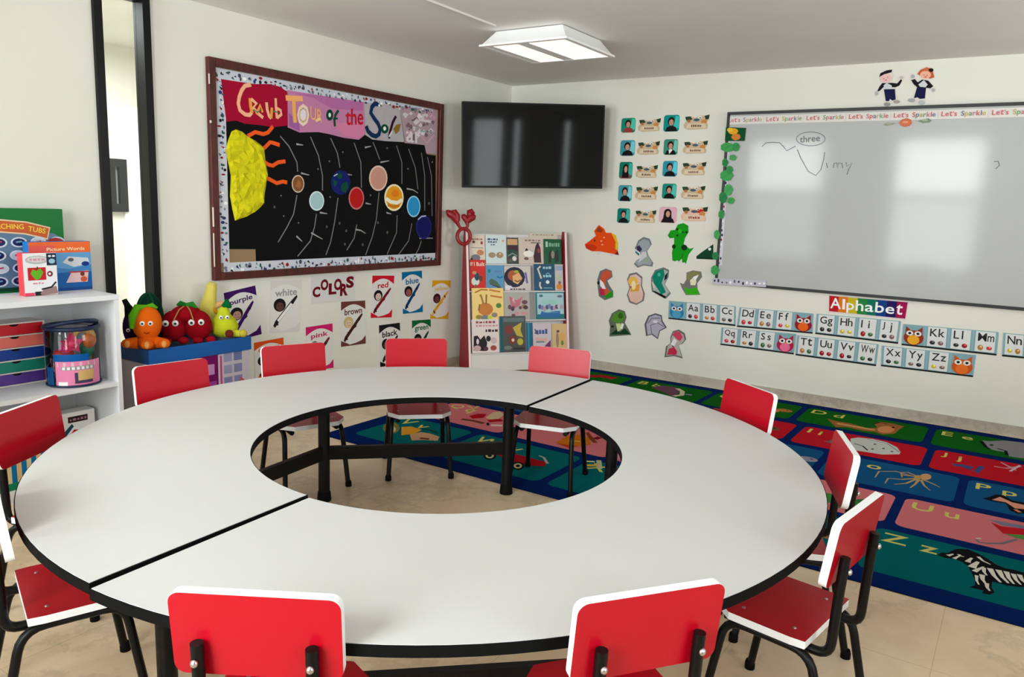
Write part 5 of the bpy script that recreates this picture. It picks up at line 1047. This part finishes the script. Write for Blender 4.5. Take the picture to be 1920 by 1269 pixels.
# five-drawer chest
pl = LEFT.shift(.175); uR, vT = pl.uv(83, 600); Wd = .285; z0 = S2z+.0008; hD = vT-z0
dc = thing('drawer_chest', 'small white chest of five coloured drawers on the middle shelf', 'drawer chest', (.175, uR-Wd/2, z0))
c = MB(); w_ = Wd/2; FR = (226, 190, 180)
c.box((-.145, -w_, 0), (-.139, w_, hD), (220, 214, 210)); c.box((-.139, -w_, 0), (.0, -w_+.008, hD), (220, 214, 210)); c.box((-.139, w_-.008, 0), (0, w_, hD), (226, 206, 200))
ph = (hD-.006)/5
for i in range(6): c.box((-.139, -w_+.008, i*ph), (.0, w_-.008, i*ph+.006), (220, 212, 206))
c.build('casing', 'satin', dc)
for i, cl in enumerate(((84, 50, 140), (0, 128, 106), (0, 58, 146), (232, 112, 100), (196, 8, 30))):
    d = MB().box((-.135, -w_+.0095, i*ph+.0075), (-.003, w_-.0095, (i+1)*ph-.0015), cl).build('drawer', 'satin', dc)
    q = [(.022*cos(radians(k)), (i+1)*ph-.002+.010*sin(radians(k))) for k in range(180, 361, 30)]
    MB().prism(q, -.0028, -.0018, (24, 14, 16), M=Matrix(((0, 0, 1, 0), (1, 0, 0, 0), (0, 1, 0, 0), (0, 0, 0, 1)))).build('finger_notch', 'matte', d)
# clear bag of toys
pl = LEFT.shift(.24); uc = -4.379; BG = Vector((.31, uc, S2z+.0015)); rb, hb = .122, .30
bg = thing('toy_bag', 'clear round zipped bag of plastic toys with a pink label on the middle shelf', 'toy bag', BG)
MB().lathe([(0, .001), (rb-.01, .001), (rb, .012), (rb, hb-.02), (rb-.012, hb), (0, hb+.01)], (220, 226, 230), 36).build('clear_wall', 'clear_vinyl', bg)
for z in (.006, hb-.008): MB().tube([(rb*cos(2*pi*i/36), rb*sin(2*pi*i/36), z) for i in range(37)], .006 if z < .1 else .011, (12, 30, 66), 8, caps=False).build('rim', 'satin', bg)
MB().tube([(rb*.8*cos(radians(k)), rb*1.0*sin(radians(k)), hb+.03*cos(radians(k))**1) for k in range(-80, 81, 20)], .010, (14, 34, 70), 8).build('handle', 'satin', bg)
def sleeve(z0, z1, a0, a1, col, name, fn=None):
    m = MB(); m.lathe([(rb+.001, z0), (rb+.001, z1)], col, 20, a0=radians(a0), a1=radians(a1))
    if fn: fn(m)
    return m.build(name, 'gloss_print', bg)
def patch(m, a0, a1, z0, z1, c, e): m.lathe([(rb+.001+e, z0), (rb+.001+e, z1)], c, 6, a0=radians(a0), a1=radians(a1))
def lb(m):
    patch(m, -62, 40, .104, .128, (214, 180, 190), .0006); patch(m, -52, 20, .088, .108, (150, 150, 146), .0010)
    for i in range(7): patch(m, -50+10*i, -44+10*i, .091, .105, (232, 230, 232), .0014)
    patch(m, -25, 15, .02, .075, (70, 60, 90), .0008); patch(m, -18, 18, .035, .085, (206, 170, 110), .0012); patch(m, -60, -40, .01, .03, (240, 240, 240), .001)
sleeve(.006, .132, -66, 42, (226, 130, 170), 'label', lb); sleeve(.132, .168, -70, 8, (0, 84, 156), 'band'); sleeve(.01, .10, -96, -72, (10, 76, 130), 'side_band'); sleeve(.21, .28, -128, -96, (20, 66, 130), 'pocket')
TG = 'plastic toys inside the clear bag'
def star(c, r, col, lab, n=5, rot=0, tilt=0):
    m = MB(); pts = [((r if i % 2 == 0 else r*.5)*cos(pi*i/n+rot), (r if i % 2 == 0 else r*.5)*sin(pi*i/n+rot)) for i in range(2*n)]
    M = Matrix(((0, 0, 1, 0), (1, 0, 0, 0), (0, 1, 0, 0), (0, 0, 0, 1)))
    m.prism(pts, -.014, .014, col, M=M); m.ball((.012, 0, 0), (.014, r*.4, r*.4), col)
    m.build('plastic_toy', 'satin', loc=c, label=lab, cat='toy', group=TG, bevel=.006)
star(BG+Vector((.065, -.035, .215)), .056, (226, 44, 96), 'pink star-shaped toy at the front of the clear bag', 5, .3)
star(BG+Vector((.04, -.06, .19)), .03, (206, 60, 120), 'small magenta star toy in the left of the clear bag', 5, .9)
m = MB(); m.tube([(0, .045*cos(radians(k)), .04*sin(radians(k))) for k in range(-20, 210, 23)], [.022, .02, .02, .024, .024, .024, .022, .02, .018, .014, .008][:11], (240, 190, 90), 10); m.ball((0, .03, -.02), (.03, .035, .04), (232, 116, 46))
m.build('plastic_toy', 'satin', loc=BG+Vector((.05, .03, .24)), label='orange and yellow curled toy in the middle of the clear bag', cat='toy', group=TG)
m = MB().ball((0, 0, 0), (.035, .035, .05), (16, 130, 96)); m.ball((.0, .02, .05), (.02, .02, .03), (20, 140, 100)); m.build('plastic_toy', 'satin', loc=BG+Vector((.0, .072, .17)), label='green toy at the right inside the clear bag', cat='toy', group=TG)
m = MB().ball((0, 0, 0), (.04, .05, .03), (206, 50, 40)); m.build('plastic_toy', 'satin', loc=BG+Vector((-.03, -.03, .15)), label='red toy lying under the pink star in the clear bag', cat='toy', group=TG)
# bottom compartment
def g4(a):
    a.rect(.25, .80, .8, .92, (44, 14, 22)); bars(a, .835, .05, (150, 110, 120), 31, .3, .76); a.poly([(0, .55), (.35, .78), (.4, .72), (.0, .40)], (20, 70, 96)); a.poly([(0, .34), (.4, .66), (.62, .62), (.3, .3), (0, 0)], (200, 16, 30)); a.line([(.0, .38), (.4, .69), (.6, .66)], .012, (240, 236, 236)); a.line([(.5, .46), (.7, .62)], .012, (60, 130, 70))
boxed('game_box', 'white game box with a red stripe in the bottom of the shelf', 'game box', .26, .08, .06, 108, 177, 765, (236, 236, 234), (232, 230, 228), g4)
def g5(a): a.rect(.1, .1, .9, .9, (60, 30, 110))
boxed('game_box', 'dark purple box behind the chair back in the bottom of the shelf', 'game box', .20, .08, .06, 56, 100, 775, (52, 22, 90), (64, 28, 110), g5)
pl = LEFT.shift(.435); uR = pl.uv(92, 870)[0]
def g6(a):
    for i in range(9): a.rect((i+.1)/9, .2, (i+.62)/9, 1, (0, 112, 166)); a.rect((i+.68)/9, .2, (i+1.0)/9, 1, (232, 186, 120) if i % 2 else (226, 206, 150))
    a.rect(0, 0, 1, .2, (0, 128, 84))
boxed('storage_box', 'blue and yellow striped box with a green base in the bottom of the shelf', 'box', .435, .3, .06, 0, 92, 838, (0, 110, 160), (232, 220, 190), g6, .40)
# ------------------------------------------------------------------ blue box of plush toys
BX0, BX1, BY0, BY1, BZ = .03, .355, -3.995, -3.32, .622
pb = thing('toy_box', 'tall blue-lidded printed cardboard box against the wall holding plush fruit', 'box', ((BX0+BX1)/2, (BY0+BY1)/2, 0)); hx, hy = (BX1-BX0)/2, (BY1-BY0)/2
MB().box((-hx+.012, -hy+.012, 0), (hx-.012, hy-.012, BZ-.07), (206, 196, 200)).build('carton', 'gloss_print', pb)
l = MB(); Bc = (0, 84, 158); z0 = BZ-.085
l.box((-hx, -hy, z0), (-hx+.006, hy, BZ), Bc).box((hx-.006, -hy, z0), (hx, hy, BZ), Bc).box((-hx+.006, -hy, z0), (hx-.006, -hy+.006, BZ), (0, 62, 120)).box((-hx+.006, hy-.006, z0), (hx-.006, hy, BZ), Bc).box((-hx+.006, -hy+.006, BZ-.03), (hx-.006, hy-.006, BZ-.022), (10, 60, 110))
l.build('lid', 'satin', pb, bevel=.003)
BF = LEFT.shift(BX1-.012); a = Art(BF, .0005, .0003); a.quad_uv(BY0+.013, .01, BY1-.013, z0-.002); a.sheet((196, 186, 196))
R = random.Random(8); a.rect(0, 0, .42, 1, (40, 50, 90)); a.rect(.42, .45, .66, 1, (110, 10, 90)); a.rect(.46, .78, .62, .9, (190, 130, 180)); a.rect(.45, .55, .64, .7, (150, 60, 140))
for x in (.72, .83):
    for y in (.62, .76, .9): a.rect(x, y, x+.09, y+.1, R.choice([(130, 130, 170), (150, 150, 180), (110, 116, 160)]))
a.rect(.68, .5, .70, .98, (196, 60, 120)); a.poly([(.84, .5), (.9, .7), (.97, .62), (.99, .5)], (190, 90, 90)); a.ell(.6, .2, .1, .14, (206, 60, 110), 10); a.ell(.85, .25, .1, .14, (70, 120, 170), 10); a.rect(.0, .1, 1, .16, (230, 226, 230))
a.build('printed_front', m='gloss_print', parent=pb)
PG = 'plush fruit and vegetables on the blue box'; ZP = BZ-.0185
def on(px, py, x):
    d = ray(px, py); p = CAM+d*((x-CAM.x)/d.x); return p
def plush(lab, base, fn, rz=0):
    t = thing('plush_toy', lab, 'plush toy', base, rz, PG); fn(t); return t
EY, DK = (240, 238, 232), (24, 20, 20)
def eyes(t, c, sep, r, face):   # face: unit vector the eyes look along
    f = Vector(face).normalized(); s = f.cross(Vector((0, 0, 1))).normalized()
    for k in (-1, 1):
        p = Vector(c)+s*sep*k
        e = MB().ball(p, r, EY, 12, 8); e.ball(p+f*r*.75, r*.45, DK, 10, 6); e.build('eye', 'satin', t)
FC = Vector((.8, -.55, 0)).normalized(); SD = FC.cross(Vector((0, 0, 1))).normalized()*-1
SDv = Vector((-FC.y, FC.x, 0))
def lumpy(seed, a=.05):
    R = random.Random(seed); D_ = [(Vector((R.uniform(-1, 1), R.uniform(-1, 1), R.uniform(-1, 1))).normalized(), R.uniform(2, 4), R.uniform(0, 6)) for _ in range(5)]
    return lambda d: 1+a*sum(sin(d.dot(v)*k+p) for v, k, p in D_)/3
def orange(t):
    C = (236, 104, 16)
    MB().ball((0, 0, .155), (.076, .076, .098), C, shape=lumpy(1)).build('head', 'plush', t)
    MB().ball((0, 0, .053), (.066, .06, .05), (226, 92, 12), shape=lumpy(2)).build('body', 'plush', t)
    for k, q in ((-.10, .02), (.0, .07), (.085, .05)):
        p = SDv*k+FC*q
        m = MB().tube([FC*.02+SDv*k*.5+Vector((0, 0, .05)), p+Vector((0, 0, .050))], [.034, .026], C, 12); m.ball(p+FC*.01+Vector((0, 0, .050)), (.032, .032, .026), C); m.ball(p+FC*.034+Vector((0, 0, .050)), (.014, .014, .02), (240, 160, 90), 12, 8); m.build('limb', 'plush', t)
    q = -SDv*.055+FC*.035; M = Matrix.Rotation(atan2_(SDv), 3, 'Z')
    m = MB(); m.tube([Vector((0, 0, .245)), q*.8+Vector((0, 0, .248)), q*1.25+Vector((0, 0, .2)), q*1.35+Vector((0, 0, .135))], [.014, .022, .022, .012], (96, 176, 26), 10); m.tube([Vector((0, 0, .245)), SDv*.03+Vector((0, 0, .256)), SDv*.055+Vector((0, 0, .24))], [.014, .014, .006], (90, 170, 30), 8); m.build('leaf', 'plush', t)
    eyes(t, FC*.068+Vector((0, 0, .165)), .02, .014, FC)
    MB().tube([FC*.073-SDv*.012+Vector((0, 0, .115)), FC*.078+Vector((0, 0, .109)), FC*.073+SDv*.014+Vector((0, 0, .116))], .003, (150, 40, 10), 6).build('mouth', 'plush', t)
def atan2_(v): return math.atan2(v.y, v.x)
p = on(280, 655, .285); plush('orange plush toy with a bright green leaf, sitting on the blue box', (.275, p.y, ZP), orange)
def melon(t):
    MB().ball((0, 0, .152), (.066, .082, .148), (8, 50, 36), shape=lumpy(3, .03)).build('body', 'plush', t)
    m = MB()
    for k in range(5): m.tube([Vector((.064*sin(radians(a_))*cos(k*1.25), .081*sin(radians(a_))*sin(k*1.25), .152+.147*cos(radians(a_)))) for a_ in range(5, 120, 12)], .006, (12, 76, 50), 6)
    m.build('stripe', 'plush', t)
    MB().ball(Vector((.05, .12, .07)), (.03, .03, .05), (20, 96, 44)).build('leaf', 'plush', t)
p = on(292, 600, .14); plush('large dark green round plush behind the orange one', (.108, p.y-.022, ZP), melon)
def cherries(t):
    C = (150, 6, 22)
    for k, z in ((-.073, .100), (.066, .103)):
        MB().ball(SDv*k+Vector((0, 0, z)), (.077, .077, .09), C, shape=lumpy(5+int(k*100), .06)).build('cherry', 'plush', t)
        eyes(t, SDv*(k-.012)+FC*.069+Vector((0, 0, z+.028)), .026, .019, FC)
    MB().ball(SDv*.0+Vector((0, 0, .17))-FC*.02, (.085, .085, .055), C, shape=lumpy(9)).build('body', 'plush', t)
    for k in (-.11, -.02, .06, .13):
        MB().ball(SDv*k+FC*.045+Vector((0, 0, .022)), (.030, .030, .022), (160, 10, 26)).build('foot', 'plush', t)
    for k in (-.06, .035): MB().tube([Vector((0, 0, .225))-FC*.01, SDv*k*.6+FC*.05+Vector((0, 0, .205)), SDv*k*1.1+FC*.088+Vector((0, 0, .15))], .004, (176, 130, 80), 6).build('stem', 'plush', t)
    m = MB(); m.tube([Vector((0, 0, .225)), -SDv*.03+Vector((0, 0, .236)), -SDv*.05+Vector((0, 0, .225))], [.012, .016, .005], (20, 96, 30), 8); m.tube([Vector((0, 0, .225)), SDv*.035+FC*.01+Vector((0, 0, .23)), SDv*.06+FC*.02+Vector((0, 0, .21))], [.012, .018, .005], (40, 120, 40), 8); m.build('leaf', 'plush', t)
p = on(353, 640, .22); plush('red plush cherries with white eyes in the middle of the blue box', (.203, p.y+.004, ZP), cherries)
def banana(t):
    m = MB(); m.tube([Vector((0, 0, .012))+FC*.01, FC*.0-SDv*.01+Vector((0, 0, .1)), -SDv*.015+Vector((0, 0, .19)), SDv*.0+Vector((0, 0, .26)), SDv*.01+Vector((0, 0, .32))], [.05, .058, .05, .036, .03], (222, 206, 100), 14); m.ball(Vector((0, 0, .32))+SDv*.01, (.03, .03, .02), (214, 200, 110)); m.build('body', 'plush', t)
    m = MB(); m.tube([-SDv*.035+FC*.03+Vector((0, 0, .014)), -SDv*.05+FC*.02+Vector((0, 0, .1)), -SDv*.04+Vector((0, 0, .17)), SDv*.01+FC*.02+Vector((0, 0, .175)), SDv*.035+FC*.04+Vector((0, 0, .15))], [.034, .038, .03, .026, .01], (214, 150, 30), 10); m.build('peel', 'plush', t)
    m = MB(); m.tube([SDv*.02+Vector((0, 0, .185)), SDv*.06+FC*.02+Vector((0, 0, .205)), SDv*.09+FC*.03+Vector((0, 0, .20))], [.02, .02, .012], (226, 176, 120), 8); m.build('arm', 'plush', t)
p = on(404, 620, .14); plush('yellow banana plush with an orange peel behind the pear', (.10, p.y, ZP), banana)
def pear(t):
    C = (196, 204, 40)
    MB().lathe([(0, 0.02), (.05, .022), (.078, .05), (.084, .085), (.068, .125), (.04, .155), (.032, .185), (.022, .20), (0, .205)], C, 24).build('body', 'plush', t)
    MB().tube([Vector((0, 0, .2)), SDv*.02+Vector((0, 0, .225)), SDv*.04+FC*.02+Vector((0, 0, .20))], [.018, .028, .008], (0, 100, 44), 10).build('leaf', 'plush', t)
    eyes(t, FC*.06+Vector((0, 0, .145)), .018, .013, FC)
    for k, e in ((.025, (110, 40, 30)), (.105, (200, 180, 60))):
        m = MB().tube([FC*.05+SDv*k*.5+Vector((0, 0, .045)), FC*.09+SDv*k+Vector((0, 0, .049))], [.022, .02], (214, 214, 60), 10); m.ball(FC*.10+SDv*k+Vector((0, 0, .052)), (.024, .024, .024), e); m.build('foot', 'plush', t)
p = on(417, 615, .27); plush('yellow-green pear plush with a dark green leaf at the right of the blue box', (.262, p.y+.018, ZP), pear)
def aub(t):
    MB().ball((0, 0, .105), (.052, .052, .10), (44, 16, 62), shape=lumpy(12, .04)).build('body', 'plush', t)
    MB().tube([Vector((0, 0, .18)), -SDv*.02+Vector((0, 0, .235)), -SDv*.035+Vector((0, 0, .27))], [.04, .018, .014], (16, 22, 22), 10).build('stalk', 'plush', t)
    eyes(t, FC*.047+Vector((0, 0, .10)), .018, .011, FC)
p = on(236, 635, .12); plush('dark purple aubergine plush at the left end of the blue box', (.095, -3.932, ZP), aub)
